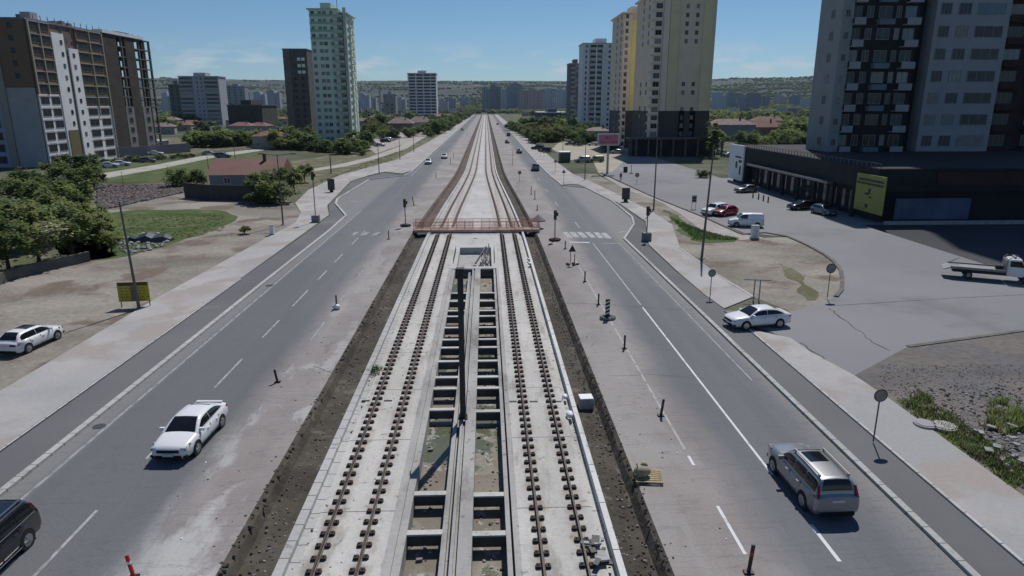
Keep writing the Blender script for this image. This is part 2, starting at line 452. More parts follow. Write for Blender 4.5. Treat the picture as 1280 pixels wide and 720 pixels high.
def kerb(poly, d0, d1, z1, m='kerb', name='kerb', label=None):
    a = off(poly, d0); b = off(poly, d1); mb = MB()
    mb.loft([[(p[0],p[1],-.04),(p[0],p[1],z1),(q[0],q[1],z1),(q[0],q[1],-.04)] for p, q in zip(a, b)], 0, False)
    return mb.build(name, M[m], kind='structure', label=label)
kerb(LK, 0, .32, .15, label='pale kerb beside the left carriageway')
kerb([p for p in RK], 0, -.28, .14, label='grey kerb beside the right carriageway')

# service lanes beside both carriageways
def poly_px(pts): return [tuple(G(*p)[:2]) if not (len(p) == 3) else (p[0], p[1]) for p in pts]
svcL = [(-20.3, 6), (-22.95, 6), (-22.95, 60)] + poly_px([(375,297),(412,270),(411,257),(440,227),(459,221),(480,216)]) + [tuple(p) for p in reversed(LK[1:8])]
sheet('service_road', svcL, -.012, 'service', label='narrow service lane left of the left kerb')
svcR = [(16.6, 6), (18.75, 6), (18.75, 55)] + poly_px([(845,339),(810,307),(806,278),(775,256),(745,240),(722,230)]) + [tuple(p) for p in reversed(RK[1:8])]
sheet('service_road', svcR, -.012, 'service', label='dark service lane right of the right kerb')

def slabwalk(pts, z1, m, label, name='sidewalk'):
    mb = MB(); mb.prism(pts, -.04, z1); return mb.build(name, M[m], kind='structure', label=label)
walkL = [(-22.95, 6), (-27.4, 6)] + poly_px([(200,371),(320,305),(370,278),(376,266),(369,254),(385,238),(425,219),(495,200),(545,172)]) + [(-23.6, 500), (-23.6, YEND), (-18.3, YEND), (-18.3, 170)] + poly_px([(503,217),(480,215),(459,220),(438,227),(409,257),(411,269),(374,296)]) + [(-22.95, 60)]
slabwalk(walkL, .06, 'walk', 'pale concrete sidewalk along the left service lane')
walkR1 = [(18.75, 6), (22.15, 6)] + poly_px([(1217,576),(1110,498),(1068,470),(1012,440),(988,423)]) + [(18.75, G(935,412).y)]
slabwalk(walkR1, .05, 'walk', 'pale concrete sidewalk beside the weedy lot')
walkR2 = poly_px([(905,386),(942,371),(892,340),(850,310),(840,281),(815,265),(780,247),(747,231),(715,217)]) + [(20.0, 200), (20.0, YEND), (14.45, YEND), (14.45, 192)] + poly_px([(688,219),(703,231),(722,230),(745,240),(775,255),(807,277),(811,306),(846,339),(880,368)])
slabwalk(walkR2, .05, 'walk', 'pale concrete sidewalk beyond the side street')

# right-hand parking, side street and lots
park = poly_px([(1280,413),(1135,433),(1066,470),(1040,455),(985,422),(930,405),(906,388),(988,389),(1032,379),(1052,362),(1053,339),(1042,327),(1010,307),(985,296),(930,291),(882,272),(815,245),(760,220),(747,212),(740,196)]) + [(45, 300), (52, 300), (52, 150), (140, 150), (140, 30), (60, 30)]
park = [p for p in park]
sheet('parking_lot', park, -.020, 'parking', label='wide grey asphalt parking lot and side street')
sheet('paved_walkway', poly_px([(747,216),(760,221),(815,246),(882,273),(927,292),(955,297),(927,300),(877,288),(852,268),(827,253),(780,236)]), -.016, 'pinkwalk', label='pinkish paved walkway along the parking lot')
sheet('verge', poly_px([(715,217),(747,231),(780,247),(815,265),(840,281),(850,310),(892,340),(942,371),(988,389),(1032,379),(1052,362),(1053,339),(1042,327),(1010,307),(985,296),(955,297),(927,299),(877,288),(852,268),(827,253),(780,236),(745,217)]), -.028, 'dirt', label='bare tan dirt island between sidewalk and parking')
def rough(pts, amp=.35, step=1.2):
    rnd = random.Random(int(pts[0][0]*10)); out = []
    for i, p in enumerate(pts):
        q = pts[(i+1) % len(pts)]; L = math.hypot(q[0]-p[0], q[1]-p[1]); n = max(1, min(60, int(L/step)))
        for k in range(n):
            t = k/n; x = p[0]+(q[0]-p[0])*t; y = p[1]+(q[1]-p[1])*t; v = mnoise.noise(Vector((x*.35, y*.35, 0)))
            nx, ny = (q[1]-p[1])/max(L,.01), -(q[0]-p[0])/max(L,.01); a = amp*(v*2.2 + rnd.uniform(-.5,.5)); out.append((x+nx*a, y+ny*a))
    return out
def grassp(pts, label, m='grass', z=-.008):
    mb = MB(); mb.flat(rough(poly_px(pts)), z); mb.build('grass', M[m], kind='structure', label=label)
grassp([(830,262),(845,268),(860,282),(880,292),(925,297),(915,301),(885,303),(862,300),(850,290),(838,275)], 'weedy grass strip in the dirt island')
grassp([(975,328),(990,335),(1015,360),(1020,375),(1008,375),(995,352),(975,336)], 'thin worn grass patch in the dirt island', 'drygrass')
sheet('vacant_lot', poly_px([(1280,624),(1217,576),(1110,498),(1066,469),(1135,433),(1280,413)]) + [(60, 40), (60, 14), (22.2, 14)], -.024, 'lot', label='grey rubble-strewn vacant lot')
grassp([(1120,500),(1148,503),(1170,520),(1200,545),(1240,575),(1276,612),(1280,622),(1217,576),(1170,545)], 'green weedy verge along the vacant lot')
grassp([(745,178),(700,176),(690,186),(722,196),(742,200)], 'tan grass verge by the container', 'sand', -.014)
sheet('sand_yard', poly_px([(690,186),(740,176),(790,188),(782,200),(765,215),(748,216),(740,198),(712,200)]), -.016, 'sand', label='pale sandy yard around the billboard')

# left side grounds
sheet('dirt_track', [(-27.4, 6)] + poly_px([(200,371),(320,305),(370,278),(376,266),(369,254),(340,244),(290,240),(235,236),(170,250),(112,268),(60,300)]) + [(-75, 60), (-60, 20), (-50, 6)], -.030, 'dirt', label='rutted tan dirt track beside the left sidewalk')
grassp([(125,267),(175,262),(275,262),(297,270),(288,280),(250,292),(200,310),(135,324),(90,330),(60,300)], 'green grass patch between the dirt tracks')
grassp([(128,228),(128,212),(200,203),(275,192),(330,195),(300,215),(215,226)], 'green meadow before the apartment blocks', 'grass')
sheet('path', poly_px([(125,217),(200,205),(262,193),(330,185),(330,188),(262,198),(200,211),(125,224)]), -.004, 'path', label='pale footpath crossing the left meadow')
grassp([(385,238),(340,232),(330,205),(400,196),(480,180),(560,158),(566,160),(545,172),(495,200),(425,219)], 'grass verge along the far left sidewalk', 'drygrass')
sheet('path', poly_px([(392,211),(430,204),(460,197),(500,183),(520,170),(560,158),(566,159),(530,172),(508,186),(465,200),(432,208),(392,214)]), -.004, 'path', label='pale footpath beside the far left verge')
sheet('car_park', poly_px([(470,192),(500,182),(560,158),(520,160),(470,172),(455,182)]), -.002, 'pinkwalk', label='pale far car park by the green tower')
grassp([(0,350),(60,330),(140,322),(125,267),(128,228),(60,215),(0,225)], 'dark weedy ground under the left trees', 'drygrass')
grassp([(60,182),(240,170),(330,172),(340,182),(262,190),(128,210),(60,205)], 'field around the unfinished block', 'drygrass', -.010)
grassp([(890,168),(1010,170),(1000,150),(940,146),(890,144)], 'green field with trees on the right horizon')
grassp([(455,170),(560,157),(590,147),(560,145),(460,145)], 'green land behind the far houses', 'drygrass', -.022)

# ------------------------------------------------------------------ road paint
def dash(road, x0, y0, x1, y1, w, m='line', z=.005):
    a = Vector((x0, y0)); b = Vector((x1, y1)); t = (b-a).normalized(); n = Vector((-t.y, t.x))*w/2
    mb = MB(); mb.flat([a-n, a+n, b+n, b-n], z); return mb.build('lane_line', M[m], road)
def xl(k): return 16.2*k - .16
def linepx(road, X, ya, yb, w=.15, m='line'): dash(road, X, Yrow(yb), X, Yrow(ya), w, m)
linepx(roadL, xl(-1.176), 262, 719, .16, 'lineworn')
for a, b in ((287,293),(296,304),(316,326),(336,348),(360,380),(397,418),(444,479),(520,565),(627,716)): linepx(roadL, xl(-.958), a, b, .13, 'linefade')
for a, b in ((336,345),(366,377),(400,422),(450,468),(500,522)): linepx(roadL, xl(-.742), a, b, .14, 'lineworn')
linepx(roadR, 9.2, 322, 568, .12, 'linefade'); linepx(roadR, 9.2, 574, 586, .13); linepx(roadR, 9.2, 638, 700, .13)
linepx(roadR, 12.4, 305, 383, .12, 'linefade'); linepx(roadR, 12.4, 386, 600, .12); linepx(roadR, 12.4, 664, 712)
linepx(roadR, 15.5, 305, 480, .10, 'lineworn')
for a, b in ((256,262),(268,274),(240,244),(228,232)): linepx(roadR, 10.0, a, b, .2, 'lineworn')
for a, b in ((278,286),(252,258),(236,240),(222,226),(210,213)): linepx(roadR, 12.2 if a > 270 else 11.4, a, b, .2, 'lineworn')
for y in range(190, 560, 14):
    dash(roadL, -13.4, y, -13.4, y+5, .18, 'lineworn'); dash(roadR, 9.5, y, 9.5, y+5, .18, 'lineworn')
dash(roadL, -17.2, 158, -17.2, 560, .18, 'lineworn')
for a, b in (((706,290),(713,297)),((715,290),(721.5,297)),((724,290),(731.5,297)),((734,290),(742,297)),((745,290.5),(752,297.5)),((754,291),(761.5,298))):
    p, q = G(*a), G(*b); dash(roadR, p.x, p.y, q.x, q.y, .7, 'linefade')
p, q = G(712,302.6), G(737,303.2); dash(roadR, p.x, p.y, q.x, q.y, .4)
p, q = G(752,304), G(773,304.4); dash(roadR, p.x, p.y, q.x, q.y, .3, 'lineworn')
p, q = G(770,291), G(783,289); dash(roadR, p.x, p.y, q.x, q.y, .3, 'lineworn')
for i in range(3):
    p, q = G(446+i*14, 290), G(441+i*13, 294); dash(roadL, p.x, p.y, q.x, q.y, .5, 'lineworn')
p, q = G(438,251), G(448,252); dash(roadL, p.x, p.y, q.x, q.y, .3, 'linefade')

# service-road edge lines
for a, b, l in (((-22.85, 12), (-22.85, 62), 'white line along the left service lane'), ((18.83, 12), (18.83, G(935,412).y), 'white line along the near right service lane')):
    mb = MB(); n = .07; mb.flat([(a[0]-n,a[1]),(a[0]+n,a[1]),(b[0]+n,b[1]),(b[0]-n,b[1])], .066); mb.build('lane_line', M['kerb'], kind='structure', label=l)

# ------------------------------------------------------------------ tram corridor
TY1 = Yrow(335); PY0 = Yrow(332.5); PY1 = Yrow(309)
ditch = MB()
strip(ditch, [(-9.45, 0), (-9.2, -.12), (-9.0, -.50), (-8.2, -.46), (-7.5, -.40)], 8, 88)
ditch.build('ditch', M['darkdirt'], kind='structure', label='dark soil ditch left of the tram tracks')
ditch = MB(); strip(ditch, [(-9.45, 0), (-9.2, -.12), (-9.0, -.50), (-8.2, -.46), (-7.5, -.40)], 88, YEND)
ditch.build('ditch', M['redsoil'], kind='structure', label='reddish soil ditch left of the tracks beyond the footbridge')
ditch = MB()
strip(ditch, [(4.6, -.42), (5.3, -.46), (5.95, -.50), (6.15, -.12), (6.35, 0)], 8, YEND)
ditch.build('ditch', M['darkdirt'], kind='structure', label='dark soil ditch right of the tram tracks')

bed = MB()
strip(bed, [(-7.5, -.6), (-7.45, .16), (-7.1, .16), (-7.08, -.03), (-6.72, -.03)], 8, YEND)
bed.build('track_edge_beam', M['kerb'], kind='structure', label='raised grey concrete edge beam left of the left track')
bed = MB(); strip(bed, [(-6.72, -.03), (-6.70, .02), (-3.78, .02), (-3.78, -.2)], 8, YEND)
bed.build('track_slab', M['slab'], kind='structure', label='pale concrete slab under the left tram track')
bed = MB(); strip(bed, [(1.12, -.2), (1.12, .02), (4.08, .02), (4.10, -.18), (4.42, -.18)], 8, YEND)
bed.build('track_slab', M['slab'], kind='structure', label='pale concrete slab under the right tram track')
bed = MB(); strip(bed, [(4.42, -.5), (4.42, .20), (4.66, .20), (4.68, -.6)], 8, YEND)
bed.build('track_edge_beam', M['kerbline'], kind='structure', label='white concrete edge beam right of the right track')

# middle slab beyond the trench with its open pit
mid = MB()
strip(mid, [(-3.78, 0), (1.12, 0)], PY1, YEND)
mid.bx(-3.78, -3.05, TY1, PY1, -1.1, 0); mid.bx(.45, 1.12, TY1, PY1, -1.1, 0)
mid.bx(-3.05, .45, TY1, PY0, -1.1, -.003)
mid.bx(-3.05, .45, PY1, PY1+.3, -1.1, -.004)
mid.build('middle_slab', M['midslab'], kind='structure', label='pale concrete slab between the tracks beyond the trench')
pit = MB(); pit.flat([(-3.1,PY0-.2),(.5,PY0-.2),(.5,PY1+.2),(-3.1,PY1+.2)], -.75); pit.build('pit_floor', M['conc'], kind='structure', label='pale floor of the small pit between the tracks')

tr = empty('drainage_trench', (-1.3, 10, 0), 0, 'open concrete trench with cross beams running between the two tram tracks', 'trench')
off0 = Vector((-1.3, 10, 0))
def tpart(name, mb, m='wallc', **k): mb.v = [tuple(Vector(v)-off0) for v in mb.v]; return mb.build(name, M[m], tr, **k)
w = MB(); w.bx(-3.78, -3.45, 8, TY1, -1.2, .05); w.bx(-3.45, -3.15, 8, TY1, -1.2, -.07); tpart('trench_wall', w, 'wallc')
w = MB(); w.bx(.62, .80, 8, TY1, -1.2, -.05); w.bx(.88, 1.12, 8, TY1, -1.2, .05); w.bx(.80, .88, 8, TY1, -1.2, -.5); tpart('trench_wall', w, 'wallc')
w = MB(); w.bx(-1.82, -1.62, 8, TY1-1.2, -1.2, -.12); w.bx(-1.62, -1.45, 8, TY1-1.2, -1.2, -.45); w.bx(-1.45, -1.32, 8, TY1, -1.2, -.02); w.bx(-1.32,-1.18, 8, TY1, -1.2, -.20); w.bx(-1.18, -.66, 8, TY1, -1.2, .04)
tpart('centre_beam', w, 'wallc')
w = MB(); w.flat([(-3.3, 8), (.7, 8), (.7, TY1), (-3.3, TY1)], -.84); tpart('trench_floor', w, 'mud')
M['beamshade'] = mat('beam_shade_concrete', (.085,.082,.075), .8, .3, .8, world=True)  # lower beam body darkened: shade on its faces painted in
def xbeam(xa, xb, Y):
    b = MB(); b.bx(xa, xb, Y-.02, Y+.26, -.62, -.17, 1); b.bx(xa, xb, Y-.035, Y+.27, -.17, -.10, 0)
    b.v = [tuple(Vector(v)-off0) for v in b.v]; b.build('cross_beam', [M['beamc'], M['beamshade']], tr)
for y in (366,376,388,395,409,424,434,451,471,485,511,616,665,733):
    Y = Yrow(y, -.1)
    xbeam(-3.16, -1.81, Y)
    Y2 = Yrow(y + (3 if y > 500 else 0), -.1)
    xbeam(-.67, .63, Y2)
w = MB(); w.bx(-3.2, -1.45, TY1-.35, TY1-.02, -.5, -.02); w.bx(-.67, .63, TY1-.35, TY1-.02, -.5, -.02); tpart('header_beam', w, 'concdark')
for i in range(9):
    x = random.choice((random.uniform(-3.0,-1.9), random.uniform(-.55,.5))); y = random.uniform(20, 48)
    b = MB(); b.box((x, y, -.78), (random.uniform(.1,.35), random.uniform(.08,.2), .1), 0, random.uniform(0,3)); tpart('broken_concrete', b, 'rock')

# rails
cl = MB()
cl.box((0,0,.03), (.56,.15,.055)); cl.box((-.17,0,.075), (.17,.20,.06)); cl.box((.17,0,.075), (.17,.20,.06))
cl.cyl((-.19,0,.09),(-.19,0,.15),.028,n=6); cl.cyl((.19,0,.09),(.19,0,.15),.028,n=6)
clipme = cl.mesh('rail_clip', M['clip'])
for X, lab in ((-6.1, 'outer rail of the left tram track'), (-4.6, 'inner rail of the left tram track, beside the trench'), (1.86, 'inner rail of the right tram track, beside the trench'), (3.4, 'outer rail of the right tram track')):
    root = empty('rail', (X, 10, 0), 0, 'dark rusty steel ' + lab, 'rail', 'steel tram rails')
    mb = MB()
    prof = [(-.07,.03),(-.07,.05),(-.02,.065),(-.02,.14),(-.036,.15),(-.036,.18),(.036,.18),(.036,.15),(.02,.14),(.02,.065),(.07,.05),(.07,.03)]
    ys = [8] + [y for y in STN if y > 8]
    mb.loft([[(cx(X, y)+px-X, y-10, z+.02) for px, z in prof] for y in ys], 0, False)
    mb.build('steel_rail', M['rail'], root)
    g = MB(); g.loft([[(cx(X,y)-X-.19, y-10, .026),(cx(X,y)-X+.19, y-10, .026)] for y in [83]+[y for y in STN if y > 83]], 0, False, False, False)
    g.build('rubber_groove', M['gap'], root)
    for i in range(92):
        put('rail_clip', clipme, root, (0, 17.5 + i*.72 - 10, .02), random.uniform(-.04,.04))

# drain slots in the slabs
for px, py in ((641,502),(667,502),(697,502),(457,501),(485,501),(566,297),(594,298)):
    p = G(px, py, .02); mb = MB(); mb.bx(-.22,.22,-.09,.09,0,.012); mb.bx(-.19,.19,-.06,.06,.012,.02)
    mb.build('drain_slot', M['black'], loc=p, label='small dark drain slot set in the pale track slab', cat='drain', group='drain slots in the track slabs')

# kerbs round the dirt island and along the paved walkway
def line_kerb(px, w, h, m, label):
    pts = poly_px(px); a = off(pts, -w/2); b = off(pts, w/2); mb = MB()
    mb.loft([[(p[0],p[1],-.04),(p[0],p[1],h),(q[0],q[1],h),(q[0],q[1],-.04)] for p, q in zip(a, b)], 0, False)
    mb.build('kerb', M[m], kind='structure', label=label)
line_kerb([(927,293),(957,291),(985,296),(1010,307),(1030,318),(1042,327),(1051,338),(1053,350),(1052,362),(1045,371)], .35, .10, 'concdark', 'dark kerb round the tip of the dirt island')
line_kerb([(760,220),(815,245.5),(882,272.5),(925,292)], .30, .10, 'concdark', 'dark kerb between walkway and parking lot')
line_kerb([(850,311),(892,341),(942,372)], .2, .08, 'kerb', 'pale edging of the right sidewalk beside the dirt island')
line_kerb([(1135,433),(1280,413)], .35, .03, 'concdark', 'dark broken edge of the side street asphalt')
sheet('podium_shade_sheet', [(50.6, 48), (50.6, 89), (120, 89), (120, 48)], -.008, 'podiumshade', label='podium shade painted dark onto the asphalt before the podium front')  # shade of podium and towers put into the ground colour
for i in range(9):
    X0 = 34 + i*2.6; mb = MB(); mb.flat([(X0,170),(X0+.12,170),(X0+.12,175),(X0,175)], -.012); mb.build('parking_line', M['linefade'], kind='structure', label='faded parking bay line before the yellow towers')

# cracks, seams and covers in the surfaces
M['crack'] = mat('crack_filler', (.055,.055,.055), .9, .3, 2, world=True)
def crack(px, w, z, label, jit=.12):
    rnd = random.Random(int(px[0][0])); P_ = [G(*p) for p in px]; pts = []
    for a, b in zip(P_[:-1], P_[1:]):
        n = max(2, int((b-a).length/.5))
        for k in range(n): t = a.lerp(b, k/n); pts.append((t.x+rnd.gauss(0,jit), t.y+rnd.gauss(0,jit)))
    pts.append((P_[-1].x, P_[-1].y)); mb = MB()
    l, r = [], []
    for i, p in enumerate(pts):
        a = Vector(pts[max(0,i-1)]); c = Vector(pts[min(len(pts)-1,i+1)]); t = (c-a).normalized() if (c-a).length > 0 else Vector((1,0)); ww = w*rnd.uniform(.35,1)/2
        l.append((p[0]-t.y*ww, p[1]+t.x*ww, z)); r.append((p[0]+t.y*ww, p[1]-t.x*ww, z))
    mb.loft([[a, b] for a, b in zip(l, r)], 0, False, False, False); mb.build('crack', M['crack'], kind='structure', label=label)
crack([(700,378),(760,381),(830,386),(866,387)], .07, .004, 'fine crack across the right carriageway', .05)
crack([(1038,382),(1120,377),(1200,372),(1280,368)], .10, -.012, 'long dark seam across the side street', .05)
crack([(1035,384),(1062,405),(1085,424),(1112,438)], .13, -.012, 'dark seam running down the side street mouth')
crack([(1002,428),(1030,447),(1062,470)], .12, -.012, 'dark joint at the sidewalk mouth')
crack([(905,388),(930,402),(985,424)], .12, -.012, 'dark joint along the side street mouth')
crack([(470,470),(420,468),(392,458)], .05, .006, 'thin crack on the left shoulder', .04)
crack([(760,470),(820,468),(880,474)], .04, .004, 'short crack across the right carriageway', .05)
for px, py, r in ((337,357,.35),(124,533,.30)):
    p = G(px, py); mb = MB(); mb.cyl((p.x,p.y,.0),(p.x,p.y,.014), r, n=18); mb.build('iron_cover', M['rail'] if px > 800 else M['crack'], kind='structure', label='small dark iron cover set flush in the asphalt')
# ------------------------------------------------------------------ windows
WCACHE = {}
def win_mb(w, h, mull=1, sill=False, fw=.07):
    g = MB()
    g.bx(-w/2, w/2, -.03, .04, 0, h, 1)
    for a, b, c, d in ((-w/2, w/2, 0, fw), (-w/2, w/2, h-fw, h), (-w/2, -w/2+fw, fw, h-fw), (w/2-fw, w/2, fw, h-fw)):
        g.bx(a, b, -.075, .03, c, d, 0)
    for i in range(mull):
        x = -w/2 + w*(i+1)/(mull+1); g.bx(x-fw/2, x+fw/2, -.07, .03, fw, h-fw, 0)
    if sill: g.bx(-w/2-.1, w/2+.1, -.16, .02, -.10, -.01, 0)
    return g
def windows(root, wins, frame, glass, cap=98, mull=1, sill=False):
    """wins: (x, y, z_sill, rz, w, h) world; nearest to the camera become parts of their own"""
    key = lambda q: (Vector((q[0], q[1], q[2])) - CP).length
    wins = sorted(wins, key=key); o0 = Vector(root.location)
    rest = MB(); glass0 = glass; rw = random.Random(len(wins)*7+3)
    for i, (x, y, z, rz, w, h) in enumerate(wins):
        glass = glass0
        if i < cap and glass0.name in ('dull_window_glass', 'greenish_glass'): glass = rw.choice((glass0, glass0, glass0, M['glassdark'], M['curtain'], M['glassblue']))
        k = (round(w,2), round(h,2), frame.name, glass.name, mull, sill)
        if k not in WCACHE: WCACHE[k] = (win_mb(w, h, mull, sill), None)
        g, me = WCACHE[k]
        if i < cap:
            if me is None:
                me = g.mesh('window', [frame, glass]); WCACHE[k] = (g, me)
            put('window', me, root, Vector((x, y, z)) - o0, rz)
        else:
            Mx = Matrix.Translation(Vector((x, y, z)) - o0) @ Matrix.Rotation(rz, 4, 'Z')
            b = len(rest.v); rest.v += [tuple(Mx @ Vector(v)) for v in g.v]
            rest.f += [tuple(b+q for q in f) for f in g.f]; rest.m += g.m; rest.sm += g.sm
    if rest.v: rest.build('window', [frame, glass], root, kind='stuff')
FS, FW, FE, FN = 0.0, -math.pi/2, math.pi/2, math.pi     # facing -Y, -X, +X, +Y

class Bld:
    def __init__(s, name, x, y, label, cat='building', group=None, z=0):
        s.o = Vector((x, y, z)); s.root = empty(name, s.o, 0, label, cat, group)
    def part(s, name, mb, m, **k):
        mb.v = [tuple(Vector(v) - s.o) for v in mb.v]
        return mb.build(name, m, s.root, **k)
    def box(s, name, x0, x1, y0, y1, z0, z1, m, **k):
        g = MB(); g.bx(x0, x1, y0, y1, z0, z1); return s.part(name, g, m, **k)

def wm(name, c, v=.08, sc_=.25, alt=None): return mat(name, c, .9, v, sc_, alt=alt)

# ---- A: brown and white block, left
hA = zat(-116, 183, 24); nA = 12; sA = hA/nA
A = Bld('apartment_block', -116, 183, 'half-finished twelve-storey apartment block with brown top and white lower floors, leftmost', 'building')
brown = wm('brown_render', (.20,.12,.08)); whiteR = wm('white_render', (.76,.75,.76)); greyR = wm('grey_render', (.34,.335,.35)); olive = wm('olive_render', (.15,.125,.06)); creamT = wm('cream_trim', (.34,.31,.24))
A.box('wall', -150, -116, 183, 217, 0, hA, wm('wall_brown_block', (.17,.12,.10)))
zsp = sA*6.1
A.box('wall_panel', -115.98, -115.6, 183.3, 192.2, 0, zsp, whiteR); A.box('wall_panel', -115.98, -115.6, 183.3, 192.2, zsp, hA-.3, brown)
A.box('wall_panel', -115.98, -115.4, 192.3, 197.6, 0, hA-2.0, whiteR); A.box('wall_panel', -115.98, -115.4, 199.2, 203.6, 0, hA-5.5, whiteR)
A.box('wall_panel', -115.98, -115.55, 192.5, 197.0, 0, sA*3.2, olive) if False else None
A.box('stair_recess', -115.98, -115.7, 197.6, 199.2, 0, hA-1.5, M['concdark'])
A.box('wall_panel', -115.98, -115.6, 203.7, 216.8, 0, sA*4.2, whiteR); A.box('wall_panel', -115.98, -115.6, 203.7, 216.8, sA*4.2, sA*5.1, whiteR); A.box('wall_panel', -115.98, -115.6, 203.7, 216.8, sA*5.1, sA*8, olive); A.box('wall_panel', -115.98, -115.6, 203.7, 216.8, sA*8, hA-.3, brown); A.box('wall_panel', -115.4, -115.25, 193.0, 197.5, .2, sA*3.0, olive)
A.box('wall_panel', -123, -116.05, 182.6, 182.98, 0, sA*6.6, greyR); A.box('wall_panel', -123, -116.05, 182.6, 182.98, sA*6.6, hA-.2, brown)
A.box('wall_panel', -134, -125, 182.5, 182.98, 0, sA*6.4, wm('bluish_render', (.30,.33,.42))); A.box('wall_panel', -134, -125, 182.5, 182.98, sA*6.4, hA-.2, brown)
A.box('corner_strip', -124.9, -123.1, 182.3, 182.98, 0, hA-.1, wm('pale_strip', (.30,.26,.24)))
g = MB()
for f in range(7, nA+1):
    for a, b in ((183.2, 192.2), (203.7, 216.9)): q = MB(); q.bx(-115.6, -115.35, a, b, f*sA-.22, f*sA-.02); A.part('floor_trim', q, creamT)
for y0_, y1_, z0_ in ((183.1,183.6,zsp),(187.6,187.9,zsp),(210,210.3,sA*4.2),(216.6,217,0)): A.box('edge_trim', -115.6, -115.3, y0_, y1_, z0_, hA, creamT)
# g.bx(-115.6,-115.3,187.6,187.9,zsp,hA); g.bx(-115.6,-115.3,210,210.3,sA*4.2,hA); g.bx(-115.6,-115.3,216.6,217,0,hA)
gb_ = wm('grey_band', (.40,.40,.44))
for f in range(1, 8):
    for a, b in ((183.2, 192.2), (203.7, 216.9)): A.box('sill_band', -115.6, -115.5, a, b, f*sA-.35, f*sA-.15, gb_)
ws = []
for f in range(nA):
    z = f*sA + .95
    for y in (185.5, 190.0, 206.8, 213.2): ws.append((-115.58, y, z-.15, FE, 3.4 if y < 200 else 4.6, 2.15))
    for x in (-119.5,) if f > 6 else (): ws.append((x, 182.58, z, FS, 1.2, 1.5))
    for x in (-127.2, -131.6): ws.append((x, 182.48, z, FS, 2.8, 1.9))
windows(A.root, ws, wm('dim_frame', (.20,.18,.16)), M['black'], 98, 1)
ws = [(-115.38, y, f*sA+1.2, FE, .9, 1.1) for f in range(nA) for y in (196.2, 201.2)]
g = MB()
for x, y, z, r, w, h in ws: g.bx(x-.05, x+.03, y-w/2, y+w/2, z, z+h)
A.part('small_windows', g, M['glassdull'], kind='stuff') if False else windows(A.root, ws, M['black'], M['glassdull'], 24, 0)
g = MB(); g.bx(-150, -115.7, 183, 217, hA, hA+.5)
for i in range(16):
    x = random.uniform(-134, -118); y = random.uniform(184, 215); s = random.uniform(.4, 1.4)
    g.bx(x, x+s, y, y+s*1.4, hA+.5, hA+.5+random.uniform(.5, 1.6))
for y in range(184, 217, 3): g.bx(-116.2,-116.05, y, y+.12, hA+.5, hA+1.7)
A.part('roof', g, wm('roof_clutter', (.18,.17,.18), .4, 1))
A.box('roof_tank', -121,-118.5,190,193,hA+.5,hA+2.6, greyR); A.box('roof_tank', -125,-123.4,184,186,hA+.5,hA+3.2, greyR)

# ---- B: bare concrete frame
hB = zat(-116, 222, 42)
Bb = Bld('unfinished_building', -116, 218, 'bare dark concrete frame of an unfinished block with a white-edged roof slab', 'building')
nB = 12; sB = hB/nB; xb0, xb1, yb0, yb1 = -134, -116, 218, 248
g = MB()
for f in range(1, nB+1): g.bx(xb0, xb1, yb0, yb1, f*sB-.3, f*sB)
Bb.part('floor_slabs', g, wm('slab_concrete', (.15,.14,.13), .2))
g = MB()
for x in (-133.7, -125, -116.35):
    for y in [yb0+.3+i*((yb1-yb0-.6)/8) for i in range(9)]:
        g.bx(x-.3, x+.3, y-.3, y+.3, 0, hB-.3)
Bb.part('columns', g, M['concdark'])
dk = wm('brown_infill', (.048,.040,.036), .3)
g = MB()
for (a, b, f0, f1) in ((218.2, 226, 0, 12), (231, 237, 0, 12), (242.5, 244.5, 0, 12)):
    for f in range(f0, f1): g.bx(-117.1, -115.93 if a != 242.5 else -116.2, a, b, f*sB+.02, f*sB+sB-.02)
g.bx(-126, -125.3, 221, 240, 0, hB-.35)
g.bx(-134, -116.5, 219.05, 219.4, 0, hB-.35)
Bb.part('infill_wall', g, dk)
lgw = wm('pale_infill', (.20,.195,.19), .2)
for a, b in ((226,231),(237,242.5)): Bb.box('pale_infill_wall', -117.0, -115.85, a, b, 0, sB*4.9, lgw)
ws = [(-115.83, y, f*sB+1.0, FE, 2.2, 1.7) for f in range(0, 5) for y in (228.5, 240)]
windows(Bb.root, ws, M['conc'], M['black'], 40, 0)
g = MB(); g.bx(-118.5, -115.6, 218, 243, hB+.01, hB+.9); Bb.part('parapet', g, M['white'])
g = MB()
for y in range(220, 248, 4): g.bx(-117.5,-117.38, y, y+.1, hB+.5, hB+1.6)
g.bx(-125,-120,236,243,hB,hB+2); Bb.part('roof_rebar', g, M['concdark'])

Bb.root.location.x += 2.6; A.root.location.x += 2.6
# ---- D: green tower
YD = 300; xd1 = Xat(440, YD); xd0 = Xat(386.5, YD, 50) ; hD = zat((xd0+xd1)/2, YD, 12)
D = Bld('apartment_tower', xd1, YD, 'tall slender pale green apartment tower with balconies on its corner', 'building')
green = wm('pale_green_render', (.60,.70,.58)); green2 = wm('mid_green_render', (.26,.48,.28)); gd = wm('dull_green_trim', (.42,.52,.44))  # roof trim is a duller green than the walls
D.box('wall', xd0, xd1-3.2, YD, YD+18, 0, hD, green)
D.box('wall', xd1-3.2, xd1, YD+2.2, YD+20, 0, hD-1.2, green)
D.box('corner_pier', xd1-.9, xd1+.3, YD+.8, YD+2.2, 0, hD+1.0, wm('pale_pier', (.46,.52,.46)))
nD = 18; sD = hD/nD
g = MB()
for f in range(nD-4, nD): g.bx(xd0-.05, xd1-3.25, YD-.06, YD-.01, f*sD+.3, f*sD+1.2)
D.part('green_band', g, green2)
g = MB(); g.bx(xd0-.8, xd1-2.4, YD-.8, YD+18.5, hD, hD+.45); g.bx(xd0+4, xd1-6, YD+3, YD+12, hD+.45, hD+3.0); g.bx(xd1-2.4, xd1+.9, YD+1.5, YD+20.6, hD-1.2, hD-.8)
